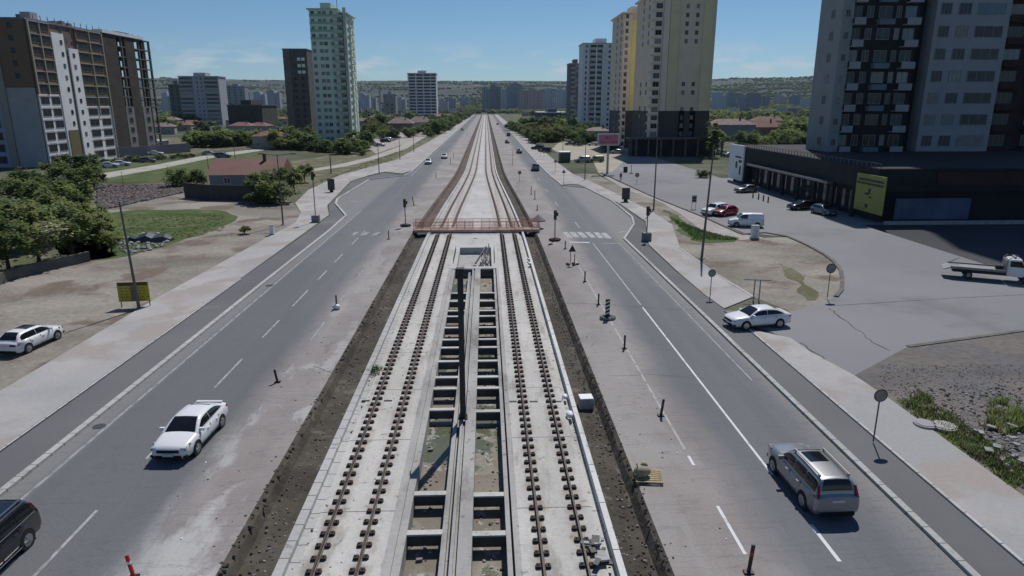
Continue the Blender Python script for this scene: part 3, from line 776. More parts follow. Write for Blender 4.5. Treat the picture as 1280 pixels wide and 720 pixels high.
D.part('roof', g, gd)
g = MB(); g.cyl((xd1-4, YD+6, hD+.4), (xd1-4, YD+6, hD+5), .12, n=6); D.part('antenna', g, M['steel'])
for f in range(1, nD):
    z = f*sD
    for q in range(2):
        g = MB()
        if q == 0: g.bx(xd1-5.0, xd1-1.2, YD-1.0, YD+2.1, z-.12, z+.05); g.bx(xd1-5.0, xd1-1.2, YD-1.0, YD-.88, z+.05, z+1.0); g.bx(xd1-1.32, xd1-1.2, YD-.88, YD+2.1, z+.05, z+1.0)
        else: g.bx(xd1+.0, xd1+1.3, YD+9, YD+13, z-.12, z+.05); g.bx(xd1+1.18, xd1+1.3, YD+9, YD+13, z+.05, z+1.0)
        D.part('balcony', g, wm('balcony_green', (.40,.47,.41)) if f == 1 and q == 0 else bpy.data.materials['balcony_green'])
ws = []
wD = xd1-3.2-xd0
for f in range(nD):
    for fx, w in ((.12,1.4),(.38,1.5),(.55,1.5),(.80,1.3)): ws.append((xd0+wD*fx, YD-.02, f*sD+.95, FS, w, 1.5))
    for y in (YD+4.5, YD+7.5, YD+15.5): ws.append((xd1+.02, y, f*sD+.95, FE, 1.3, 1.5))
    ws.append((xd1-2.0, YD+2.18, f*sD+.1, FS, 1.5, 2.1))
windows(D.root, ws, wm('white_frame', (.36,.42,.40)), mat('greenish_glass', (.17,.22,.21), .3, .4, .3), 100, 1)

# ---- E: dark unfinished tower behind green one
YE = 345; xe0 = Xat(358, YE, 20); xe1 = Xat(389, YE, 10); hE = zat(xe0, YE, 62)
E = Bld('unfinished_tower', xe0, YE, 'dark unfinished concrete tower behind the green tower', 'building')
E.box('wall', xe0, xe1, YE, YE+14, 0, hE, wm('dark_tower_wall', (.085,.085,.085), .3, .4))
g = MB()
for f in range(1, 14): g.bx(xe0-.15, xe1+.2, YE-.3, YE, f*hE/14-.3, f*hE/14)
E.part('slab_edges', g, wm('dark_slab_edge', (.11,.105,.10)))
E.box('corner_wall', xe0-.05, xe0+3.2, YE-.35, YE, 0, hE+.2, M['concdark'])
ws = [(xe0+x, YE-.02, f*hE/14+.8, FS, 1.6, 1.5) for f in (10,11,12) for x in (7.2, 9.2)]
windows(E.root, ws, M['conc'], M['white'], 20, 0)  # daylight through the open holes painted as white panes
ws = [(xe0+x, YE-.02, f*hE/14+.8, FS, 1.6, 1.5) for f in range(1, 10) for x in (5.0, 8.4)]
windows(E.root, ws, M['concdark'], M['black'], 20, 0)
E.box('roof_edge', xe0-.3, xe1+.2, YE-.4, YE+14, hE, hE+.5, M['concdark'])

# ---- mid and far blocks on the left
def banded(name, px0, px1, pytop, Y, depth, label, wall, n, glass=None, bal=True, cap=98, pyb=None, side=0, group=None):
    x0 = Xat(px0, Y, 10); x1 = Xat(px1, Y, 10); h = zat((x0+x1)/2, Y, pytop)
    B_ = Bld(name, x0, Y, label, 'building', group)
    B_.box('wall', x0, x1, Y, Y+depth, -1, h, wall)
    s = h/n; W = x1-x0
    if bal:
        for f in range(1, n):
            for a, b in bal:
                g = MB(); g.bx(x0+W*a, x0+W*b, Y-1.3, Y, f*s-.15, f*s); g.bx(x0+W*a, x0+W*b, Y-1.3, Y-1.2, f*s, f*s+1.0)
                B_.part('balcony', g, glass[1])
    ws = []
    for f in range(n):
        for a, w in glass[2]: ws.append((x0+W*a, Y-.02, f*s+.9, FS, w, s*.55))
        if side:
            for yy in range(3, int(depth)-1, 4): ws.append(((x1+.02) if side > 0 else (x0-.02), Y+yy, f*s+.9, FE if side > 0 else FW, 1.4, s*.5))
    windows(B_.root, ws, glass[1], glass[0], cap, 0)
    B_.box('roof', x0-.4, x1+.4, Y-.5, Y+depth+.4, h, h+.6, glass[1])
    B_.box('stair_head', x0+W*.35, x0+W*.65, Y+3, Y+depth-3, h+.6, h+3.2, wall)
    return B_, x0, x1, h
lav = wm('lavender_render', (.42,.41,.46)); pal = wm('pale_render', (.42,.42,.45)); GD = M['glassdull']
banded('apartment_block', 228, 277, 96, 560, 16, 'mid-distance apartment block with lavender stair core and dark balconies', lav, 12, (GD, wm('pale_balcony', (.38,.37,.40)), [(.17,10),(.46,1.2),(.56,1.2),(.81,10)]), [(.02,.33),(.63,.98)])
banded('apartment_block', 214, 229, 106, 600, 12, 'small dark green-grey block left of the lavender one', wm('dark_green_wall', (.10,.13,.12)), 10, (M['black'], wm('dk_frame', (.15,.17,.16)), [(.3,2),(.7,2)]), False, 20)
banded('office_slab', 511, 546, 92, 740, 20, 'white slab block with dark window bands standing alone left of the road end', wm('white_bands', (.62,.61,.61)), 15, (M['black'], wm('white_bands_trim', (.50,.51,.53)), [(.15,6.5),(.42,6.5),(.68,6.5),(.9,5)]), False, 60)
banded('apartment_block', 284, 308, 108, 900, 14, 'hazy grey block behind the lavender block', wm('haze_grey', (.25,.27,.30)), 12, (GD, pal, [(.2,3),(.5,3),(.8,3)]), False, 12)
for px, top, lab in ((375, 100, 'thin pale chimney mast on the left hills'), (476, 112, 'short pale chimney mast right of the green tower'), (309, 107, 'thin white chimney mast behind the lavender block')):
    Yc = 950; x = Xat(px, Yc); g = MB(); g.cyl((0,0,-2),(0,0,zat(x,Yc,top)), 1.6, 1.3, 8); g.build('chimney', M['conc'], loc=(x,Yc,0), label=lab, cat='chimney')
banded('hall', 285, 328, 132, 420, 30, 'long low dark shed under the hills on the left', wm('dark_shed', (.055,.055,.052), .3), 2, (M['black'], M['concdark'], [(.3,2),(.7,2)]), False, 4)
banded('hall', 480, 495, 118, 800, 16, 'grey low block left of the white slab block', wm('low_grey', (.22,.23,.26)), 6, (GD, pal, [(.3,3),(.7,3)]), False, 12)

# ---- yellow towers
def yellow(Y, px0, px1, pytop, depth, name_label, second=False):
    x0 = Xat(px0, Y, 20); x1 = Xat(px1, Y, 20); h = zat((x0+x1)/2, Y, pytop); W = x1-x0
    B_ = Bld('apartment_tower', x0, Y, name_label, 'building')
    ye = bpy.data.materials.get('ochre_render') or wm('ochre_render', (.68,.575,.44)); yy = bpy.data.materials.get('yellow_render') or wm('yellow_render', (.80,.68,.27)); dg = bpy.data.materials.get('dark_cladding') or wm('dark_cladding', (.07,.068,.072)); wt = bpy.data.materials.get('cream_render_light') or wm('cream_render_light', (.76,.67,.55))
    n = 19; s = h/n; zb = 5.4*s
    B_.box('wall', x0, x1, Y, Y+depth, 0, zb, dg); B_.box('wall', x0, x1, Y, Y+depth, zb, h, ye)
    g = MB(); g.bx(x0+W*.16, x0+W*.26, Y-.45, Y-.01, zb, h-.3); B_.part('wall_strip', g, wt)
    g = MB(); g.bx(x0+W*.27, x0+W*(.42 if not second else .95), Y-.35, Y-.01, zb, h-2); B_.part('wall_strip', g, yy if second else (bpy.data.materials.get('dull_yellow_render') or wm('dull_yellow_render', (.68,.59,.37))))
    g = MB(); g.bx(x0+W*.80, x0+W*.95, Y-.35, Y-.01, zb, h-2) if not second else g.bx(x0+W*.1, x0+W*.15, Y-.5, Y-.01, 0, h); B_.part('wall_strip', g, bpy.data.materials.get('dull_yellow_render') or wm('dull_yellow_render', (.68,.59,.37)) if not second else wt)
    g = MB()
    for f in range(2): g.bx(x0+W*.5, x0+W*.58, Y-.3, Y-.01, 0, zb); g.bx(x0+W*.68, x0+W*.76, Y-.3, Y-.01, 0, zb)
    B_.part('wall_strip', g, wt)
    ws = []
    for f in range(n):
        z = f*s+.9
        if f in (6, 9, 10, 11, 12) and not second: ws.append((x0+W*.08, Y-1.02, z-.2, FS, W*.10, s*.6)); continue
        ws.append((x0+W*.08, Y-1.02, z-.2, FS, W*.10, s*.6))
        if not second:
            ws += [(x0+W*.54, Y-.32 if f < 5 else Y-.02, z, FS, 1.0, 1.3), (x0+W*.70, Y-.32 if f < 5 else Y-.02, z, FS, 1.0, 1.3)]
        for q in range(2): ws.append((x0-.02, Y+5+q*8, z, FW, 1.6, 1.5))
    windows(B_.root, ws, bpy.data.materials.get('dull_frame') or wm('dull_frame', (.30,.28,.26)), M['glassdull'], 98, 1)
    for f in range(1, n):
        g = MB(); g.bx(x0-.7, x0+W*.15, Y-1.0, Y, f*s-.5, f*s+.25); g.bx(x0-.7, x0+W*.15, Y-.99, Y, f*s+.25, f*s+s-.5) if False else None
        B_.part('bay_balcony', g, ye)
        if f > 5:
            g = MB(); g.bx(x1, x1+.9, Y+3, Y+8, f*s-.1, f*s+.9); B_.part('balcony', g, wt)
    B_.box('bay', x0-.2, x0+W*.145, Y-.99, Y, 0, h-.5, wt)
    B_.box('roof', x0-.8, x1+.6, Y-1.2, Y+depth+.5, h, h+.5, wt); B_.box('stair_head', x0+W*.3, x0+W*.7, Y+4, Y+12, h+.5, h+3, ye)
    return B_, x0, x1, h
T2, t2x0, t2x1, t2h = yellow(222, 812, 889, -8, 24, 'nearer and taller-looking yellow-beige apartment tower with dark lower floors')
T1, t1x0, t1x1, t1h = yellow(262, 777, 812, 17, 24, 'farther yellow-beige apartment tower with a wide yellow strip', True)
# dark shop arcade at the foot of the near yellow tower
ar = Bld('shop_arcade', t2x0, 216, 'dark low shop arcade at the foot of the yellow towers', 'building')
ar.box('wall', t2x0-6, t2x1+1, 216.5, 221.9, 0, 5.2, wm('dark_arcade', (.02,.02,.022))); ar.box('canopy', t2x0-7, t2x1+2, 215.2, 221.8, 5.2, 5.7, M['concdark'])
for i in range(8):
    x = t2x0-5+i*3.9; ar.box('pillar', x, x+.5, 215.6, 216.2, 0, 5.2, M['concdark'])

# ---- grey-white towers further on
GW = banded('apartment_tower', 727, 772, 55, 405, 18, 'grey and white glazed apartment tower left of the yellow ones', wm('grey_white', (.68,.67,.68)), 17, (GD, wm('white_pier', (.48,.49,.51)), [(.10,1.6),(.28,3.6),(.46,3.2),(.72,1.3),(.86,1.3)]), [(.2,.5)], 98)
banded('apartment_tower', 711, 727, 80, 470, 16, 'shorter dark glazed tower behind the grey and white tower', wm('dark_glazed', (.13,.15,.17)), 14, (GD, wm('pier_grey', (.30,.32,.34)), [(.2,2.5),(.6,2.5),(.9,1)]), [(.1,.5)], 60)
g = MB()
for px in (733.5, 744, 752):
    x = Xat(px, 404.4, 20); g.bx(x-.35, x+.35, 403.6, 404.9, 0, zat(x,404,60))
GW[0].part('facade_pier', g, M['white'])
banded('apartment_block', 770, 781, 108, 345, 14, 'narrow beige block between the grey and the yellow towers', wm('beige_b', (.36,.33,.30)), 12, (GD, pal, [(.3,1.6),(.7,1.6)]), False, 30)
banded('hall', 673, 709, 141, 560, 40, 'large dark hall with bright white roof edge right of the road end', wm('dark_hall', (.075,.085,.095)), 3, (M['black'], M['white'], [(.2,5),(.5,5),(.8,5)]), False, 9)

# far towers at the end of the road and on the right
random.seed(11)
farcols = [(.24,.28,.33),(.42,.41,.43),(.50,.36,.37),(.45,.48,.53),(.20,.23,.27),(.60,.60,.61)]
FM = [windowed_mat('far_wall_%d' % i, c, sc(c, .45), 4.5, 3.0, .5, .55) for i, c in enumerate(farcols)]
flist = [(603,613,110,1500,0),(613,626,107,1550,4),(627,634,113,1600,3),(634,648,108,1700,0),(649,662,113,1350,2),(660,680,112,1450,2),(681,694,111,1600,3),(694,709,111,1650,3),(640,652,104,2100,0),(575,586,122,1900,1),
         (893,908,116,1500,3),(911,920,116,1700,0),(924,932,118,1650,0),(935,950,117,1680,4),(953,962,121,1800,4),(970,983,119,1900,1),(990,1000,121,1850,4),(1004,1014,123,1700,3),
         (398+52,462,118,1400,3),(462,470,121,1500,1),(497,507,122,1500,3),(549,560,124,1500,3),(560,570,122,1700,1),(301,313,112,1700,0),(318,332,115,1800,3),(335,350,113,1700,1),(204,215,116,1500,3),(250,262,110,2000,0)]
for i, (a, b, top, Y, ci) in enumerate(flist):
    x0 = Xat(a, Y, 10); x1 = Xat(b, Y, 10); h = max(8, zat(x0, Y, top)); g = MB()
    z0 = min(0, -2) ; W = x1-x0
    g.bx(0, W*.62, 0, 22, z0, h); g.bx(W*.64, W, 3, 22, z0, h*random.uniform(.86,1.02)); g.bx(W*.2, W*.45, 6, 14, h, h+3)
    side = 'right' if a > 800 else ('centre' if a > 565 else 'left')
    g.build('far_tower', FM[ci], loc=(x0, Y, 0), label={'right': 'hazy apartment tower far behind the right-hand fields', 'centre': 'hazy apartment tower at the far end of the road', 'left': 'hazy apartment tower on the far left skyline'}[side], cat='building', group='hazy towers, ' + side)
for side, rng, cnt in (('left', (200, 590), 60), ('right', (650, 1010), 50)):
    for i in range(cnt):
        Y = random.uniform(850, 1700); px = random.uniform(*rng); x = Xat(px, Y)
        w = random.uniform(8, 16); hh = random.choice((4, 5, 6, 8, 12)); z = max(0, hills_h(x, Y)) if Y > 1350 else 0
        g = MB(); g.bx(0, w, 0, 12, -6, hh); g.bx(-.5, w+.5, -.5, 12.5, hh, hh+.6, 1)
        if i % 3 == 0: g.bx(w+1, w+9, 2, 10, -6, hh*.6); g.bx(w+1, w+9, 2, 10, hh*.6, hh*.6+.5, 1)
        g.build('far_house', [random.choice(FM[1:]), M['pinktile'] if i % 2 else M['conc']], loc=(x, Y, z-1), rz=random.uniform(-.5,.5), label='tiny distant building on the %s side of the valley' % side, cat='building', group='distant buildings, ' + side)

# ---- small houses
def house(px, py, w, d, h, roofm, wallm, label, rz=0.0, hip=True, rh=1.8, nwin=3):
    p = G(px, py); r = empty('house', p, rz, label, 'house')
    g = MB(); g.bx(-w/2, w/2, 0, d, 0, h); g.build('wall', wallm, r)
    g = MB(); e = .5; z = h+.01
    vs = [(-w/2-e,-e,z),(w/2+e,-e,z),(w/2+e,d+e,z),(-w/2-e,d+e,z)]
    if hip: vs += [(-w/2+d/2*.8, d/2, z+rh), (w/2-d/2*.8, d/2, z+rh)]
    else: vs += [(-w/2-e, d/2, z+rh), (w/2+e, d/2, z+rh)]
    g.add(vs, [(0,1,5,4),(1,2,5),(2,3,4,5),(3,0,4),(0,3,2,1)]); g.build('roof', roofm, r)
    for i in range(nwin):
        x = -w/2 + w*(i+.5)/nwin
        wg = WCACHE.setdefault('hw', [win_mb(1.2,1.2,1)]); 
        if len(wg) < 2: wg.append(wg[0].mesh('window', [M['white'], M['glass']]))
        put('window', wg[1], r, (x, -.02, 1.0))
    g = MB(); g.bx(w*.2, w*.2+.6, d*.4, d*.4+.6, h+rh*.4, h+rh+1.0); g.build('chimney', M['brick'], r)
    return r
house(307, 236, 13, 12, 2.7, M['redmetal'], M['bluewall'], 'low house with a rusty red metal roof and pale blue wall beside the dirt track', .08, False, 2.6, 2)
house(337, 186, 12, 9, 4.5, M['redtile'], M['cream'], 'small house with pointed red roof left of the green tower')
house(500, 165, 15, 11, 5, M['pinktile'], M['concdark'], 'house with faded pink hipped roof, left of the two near the road', 0, True, 3.5)
house(524, 163, 15, 11, 5, M['pinktile'], M['cream'], 'house with faded pink hipped roof, right of the two near the road', 0, True, 3.5)
house(917, 176, 20, 10, 7, M['pinktile'], M['bluewall'], 'pale two-storey house with faded tile roof right of the yellow tower', .1, True, 2.5, 4)
house(955, 172, 22, 10, 5, M['redtile'], M['pinktile'], 'wide house with stacked brick-red roofs right of the pale house', .05, True, 3, 4)
house(962, 163, 20, 10, 6, M['redtile'], M['cream'], 'smaller red-roofed house behind the wide one', .05, True, 2.5, 4)
house(748, 179, 10, 8, 5, M['pinktile'], M['cream'], 'little cream house behind the billboard', 0, True, 1.5)
house(652, 176, 9, 8, 3.5, M['pinktile'], M['cream'], 'little low house at the bend by the right kerb') if False else None
house(178, 206-18, 12, 8, 3.2, M['conc'], M['greyR'] if 'greyR' in M else M['conc'], 'low grey shed at the foot of the unfinished block', 0, True, .6, 2)
random.seed(5)
hl = [(296,160),(300,150),(312,152),(330,155),(345,158),(318,166),(470,155),(455,158),(548,152),(560,149),(485,151),(212,160),(224,164),(236,163),(205,168),(300,168)]
for i, (px, py) in enumerate(hl):
    house(px, py, random.uniform(10,16), 9, random.uniform(3.5,6), random.choice((M['pinktile'], M['redtile'])), M['cream'], 'one of the scattered tile-roofed houses in the far left quarter', random.uniform(-.3,.3), True, 2, 2)['group'] = 'houses in the far left quarter'
# low bare wall and gate by the unfinished block, garden wall by the red roof
def wall(pts, h, t, m, label, name='garden_wall'):
    g = MB(); o = G(*pts[0])
    for a, b in zip(pts[:-1], pts[1:]):
        p, q = G(*a)-o, G(*b)-o; g.bar((p.x,p.y,h/2), (q.x,q.y,h/2), t, h)
    g.build(name, m, loc=o, label=label, cat='wall')
wall([(150,197),(238,190)], 3.0, .3, wm('grey_wall', (.20,.20,.21)), 'long low grey wall at the foot of the unfinished block')
wall([(232,247),(262,250),(350,252)], 2.6, .3, wm('dark_wall', (.065,.055,.05), .3, .5), 'dark brown yard wall in front of the red metal roof house')
wall([(-30,368),(12,350),(60,338),(112,326)], 1.0, .35, wm('grey_block_wall', (.10,.098,.092), .4, .5), 'crumbling grey block wall along the left trees')

# ---- right podium and towers
XP = 52.6; YP0, YP1 = 90.0, 147.0; hP = zat(XP, YP1, 181)
P = Bld('shopping_podium', XP, YP0, 'long dark low-rise shopping block in shade along the parking lot', 'building')
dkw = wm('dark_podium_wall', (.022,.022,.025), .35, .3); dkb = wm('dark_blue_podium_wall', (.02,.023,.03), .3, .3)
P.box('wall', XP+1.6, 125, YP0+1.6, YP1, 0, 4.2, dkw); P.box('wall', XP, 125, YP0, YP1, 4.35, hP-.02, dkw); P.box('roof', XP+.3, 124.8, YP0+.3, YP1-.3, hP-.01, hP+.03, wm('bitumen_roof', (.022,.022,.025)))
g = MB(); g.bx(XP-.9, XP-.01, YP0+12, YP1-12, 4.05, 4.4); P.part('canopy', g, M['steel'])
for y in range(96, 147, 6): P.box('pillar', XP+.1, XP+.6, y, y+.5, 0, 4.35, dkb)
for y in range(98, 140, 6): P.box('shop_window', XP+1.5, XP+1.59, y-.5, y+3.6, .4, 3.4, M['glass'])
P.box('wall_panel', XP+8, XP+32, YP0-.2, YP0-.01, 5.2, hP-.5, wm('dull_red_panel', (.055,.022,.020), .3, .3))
P.box('low_wall', XP+1, 125, YP0-1.2, YP0-.9, 0, .5, M['conc'])
g = MB()
for i in range(0, 48): g.bx(XP+.1, XP+.18, YP0+i*1.2, YP0+i*1.2+.07, hP, hP+.7)
g.bx(XP+.1, XP+.17, YP0, YP1, hP+.63, hP+.7)
P.part('railing', g, M['concdark'])
# shop signs: unreadable marks kept as dark strokes
s1 = empty('wall_sign', (XP-.35, 141, 0), 0, 'white rectangular sign with dark emblem on the far end of the dark podium', 'sign')
g = MB(); ya = Yat(913, XP, 3); yb = Yat(930, XP, 3); g.bx(0, .3, yb-141, ya-141, .5, 7.6); g.build('panel', M['white'], s1)
g = MB()
for dy, z, w, h in ((0, 5.2, 3.4, .35), (-1.2, 4.4, 1.6, .5), (.8, 3.6, 1.0, 1.3), (-1.4, 2.6, .8, 1.8)): g.box((-.02, dy+.2, z), (.04, w, h))
g.build('emblem', M['dark'], s1)
ys_ = Yat(1074, XP, 5), Yat(1110, XP, 5)
s2 = empty('wall_poster', (XP-.4, ys_[1], 0), 0, 'large yellow poster with two dark text lines on the dark podium', 'poster')
L2 = ys_[0]-ys_[1]; zt = zat(XP, ys_[1], 222); zb = zat(XP, ys_[1], 270)
g = MB(); g.bx(0, .15, 0, L2, zb, zt); g.build('sheet', mat('acid_yellow_sheet', (.26,.28,.06), .6, .12, .5), s2)
g = MB(); random.seed(3)
for k, zz in enumerate((zt-.75, zt-1.25)):
    y = .4
    while y < L2-.5:
        w = random.uniform(.15,.5); g.box((-.02, y+w/2, zz), (.03, w, .3)); y += w+.10
for dy, z, w, h in ((L2*.50, zt-2.2, .5, .7), (L2*.58, zt-2.6, 1.0, .3), (L2*.45, zt-3.0, .6, .25), (L2*.55, zb+.8, .7, .5)): g.box((-.02, dy, z), (.03, w, h))
g.build('lettering', M['dark'], s2)
s3 = empty('wall_banner', (Xat(1121, YP0-.3, 4), YP0-.35, 0), 0, 'long blue and grey banner on the shaded podium front', 'banner')
x1 = Xat(1215, YP0-.3, 4)-s3.location.x; z0 = zat(60, YP0-.3, 274); z1 = zat(60, YP0-.3, 248)
g = MB(); g.bx(0, x1, 0, .12, z0, z1); g.build('sheet', mat('blue_banner', (.075,.095,.17), .6, .3, .25), s3)
g = MB()
for x, z, w, h in ((1.0, .5, .12, .8), (2.3, .5, .1, .85), (4.2, .6, 2.2, .12), (5.0, .4, 1.6, .12), (7.8, .6, .5, .3)): g.box((x, -.02, z0+(z1-z0)*z), (w, .03, (z1-z0)*h))
g.build('lettering', wm('pale_blue_marks', (.09,.12,.17)), s3)

YT = 124.0; zp = hP+.01
xr = lambda px, z=10: Xat(px, YT, z)
xa, xb, xc, xd_ = xr(1035, 40), xr(1131), xr(1147), xr(1236)
xa = xr(1036, 12)
T = Bld('apartment_tower', xa, YT, 'dark balconied apartment tower in shade on the podium, left of the grey one', 'building')
hT = 54; sT_ = 3.65; zR = hP
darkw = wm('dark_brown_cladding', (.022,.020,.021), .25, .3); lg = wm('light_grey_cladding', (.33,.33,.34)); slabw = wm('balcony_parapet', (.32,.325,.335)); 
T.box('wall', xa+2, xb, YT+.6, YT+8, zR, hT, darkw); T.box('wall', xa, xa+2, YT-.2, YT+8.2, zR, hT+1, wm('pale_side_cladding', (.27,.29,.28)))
nn = int((hT-zR)/sT_)
for f in range(nn+1):
    z = zR + f*sT_
    for a, b in ((xa+2.0, xa+4.0), (xb-3.0, xb-.6)):
        g = MB(); g.bx(a, b, YT-.9, YT+.59, z-.18, z); g.bx(a, b, YT-.9, YT-.75, z, z+1.0); T.part('balcony', g, slabw)
    for a, b in ((xa+6.6, xa+9.4),):
        if f % 4 != 1: g = MB(); g.bx(a, b, YT-.5, YT+.59, z-.1, z+.85); T.part('balcony', g, wm('blue_balcony', (.14,.19,.22)) if f == 0 else bpy.data.materials['blue_balcony'])
ws = []
for f in range(nn):
    z = zR + f*sT_ + 1.1
    for x, w in ((xa+3.0,1.6),(xa+5.3,1.2),(xa+8.0,2.3),(xa+10.4,.9),(xb-1.8,2.0)): ws.append((x, YT+.57, z, FS, w, 1.9))
    ws.append((xa+1.0, YT-.22, z, FS, .8, 1.2)); ws.append((xa-.02, YT+3, z, FW, 1.3, 1.5))
windows(T.root, ws, wm('grey_frame', (.26,.26,.27)), M['glassdull'], 98, 1)
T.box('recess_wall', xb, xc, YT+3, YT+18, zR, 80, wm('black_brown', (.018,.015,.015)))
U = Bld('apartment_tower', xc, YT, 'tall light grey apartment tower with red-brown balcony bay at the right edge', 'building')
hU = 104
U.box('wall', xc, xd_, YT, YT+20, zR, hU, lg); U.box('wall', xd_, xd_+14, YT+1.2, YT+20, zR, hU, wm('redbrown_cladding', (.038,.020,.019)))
nn = int((hU-zR)/3.75); W = xd_-xc
for f in range(nn):
    z = zR + f*3.75
    for a, b in ((xd_+.2, xd_+4.2), (xd_+6.5, xd_+10.5)):
        g = MB(); g.bx(a, b, YT-.2, YT+1.19, z-.15, z); g.bx(a, b, YT-.2, YT-.05, z, z+1.05); U.part('balcony', g, wm('redbrown_parapet', (.045,.024,.022)) if f == 0 and a < xd_+1 else bpy.data.materials['redbrown_parapet'])
ws = []
for f in range(nn):
    z = zR + f*3.75 + 1.0
    for x, w in ((xc+W*.13,1.9),(xc+W*.38,2.2),(xc+W*.74,5.0)): ws.append((x, YT-.02, z, FS, w, 1.9))
    ws.append((xd_+2.2, YT+1.18, z, FS, 3.2, 1.9)); ws.append((xd_+8.5, YT+1.18, z, FS, 3.2, 1.9))
windows(U.root, ws, bpy.data.materials['grey_frame'], M['glassdull'], 98, 2)
# ------------------------------------------------------------------ vehicles
def paint(name, c, metal=.0, rough=.28):
    m = bpy.data.materials.get(name)
    return m or mat(name, c, rough, .05, .8, metal=metal, spec=.5, coat=.5)
PW = paint('white_car_paint', (.74,.75,.76)); PS_ = paint('silver_car_paint', (.30,.305,.315), .55, .3); PB = paint('black_car_paint', (.012,.013,.015), 0, .2)
PR = paint('red_car_paint', (.30,.012,.03)); PG = paint('grey_car_paint', (.11,.115,.12), .2); PBL = paint('blue_grey_car_paint', (.10,.13,.16)); PY = paint('olive_car_paint', (.22,.20,.06)); PBG = paint('beige_car_paint', (.36,.34,.31))
MT = mat('tyre_rubber', (.022,.022,.023), .85, .2, 5); MR = mat('alloy_rim', (.38,.38,.39), .35, .1, 5, metal=.7); MARCH = mat('wheel_arch_black', (.012,.012,.012), .9, .1, 3)
MGL = mat('tinted_car_glass', (.010,.012,.014), .06, .2, 1, spec=.6); MTL = mat('tail_lamp_red', (.32,.008,.012), .25, .1, 5); MHL = mat('head_lamp_glass', (.30,.31,.32), .12, .4, 8, spec=.7)
MCH = mat('chrome_trim', (.6,.6,.6), .15, .05, 5, metal=1.0); MPL = mat('number_plate_white', (.6,.6,.6), .5, .05, 5); MSEAM = M['black']

SPEC = {
 'sedan': dict(L=4.62, W=1.82, wb=2.70, belt=.96, roof=1.44, xb0=1.08, xr0=.24, xr1=-.95, xb1=-1.95, wbelt=.84, wroof=.62, hood=.80, deck=1.02, tail=.84),
 'hatch': dict(L=4.30, W=1.80, wb=2.60, belt=.97, roof=1.45, xb0=1.05, xr0=.25, xr1=-1.25, xb1=-1.92, wbelt=.82, wroof=.60, hood=.80, deck=.98, tail=.86),
 'suv':   dict(L=4.72, W=1.88, wb=2.75, belt=1.10, roof=1.66, xb0=.95, xr0=.35, xr1=-1.95, xb1=-2.20, wbelt=.87, wroof=.68, hood=.92, deck=1.10, tail=1.02),
 'van':   dict(L=4.40, W=1.78, wb=2.68, belt=1.10, roof=1.82, xb0=1.15, xr0=.62, xr1=-2.08, xb1=-2.17, wbelt=.86, wroof=.74, hood=.90, deck=1.10, tail=1.05),
}
CC = {}
def cached(key, fn):
    if key not in CC: CC[key] = fn()
    return CC[key]
def lerp(a, b, t): return a + (b-a)*t

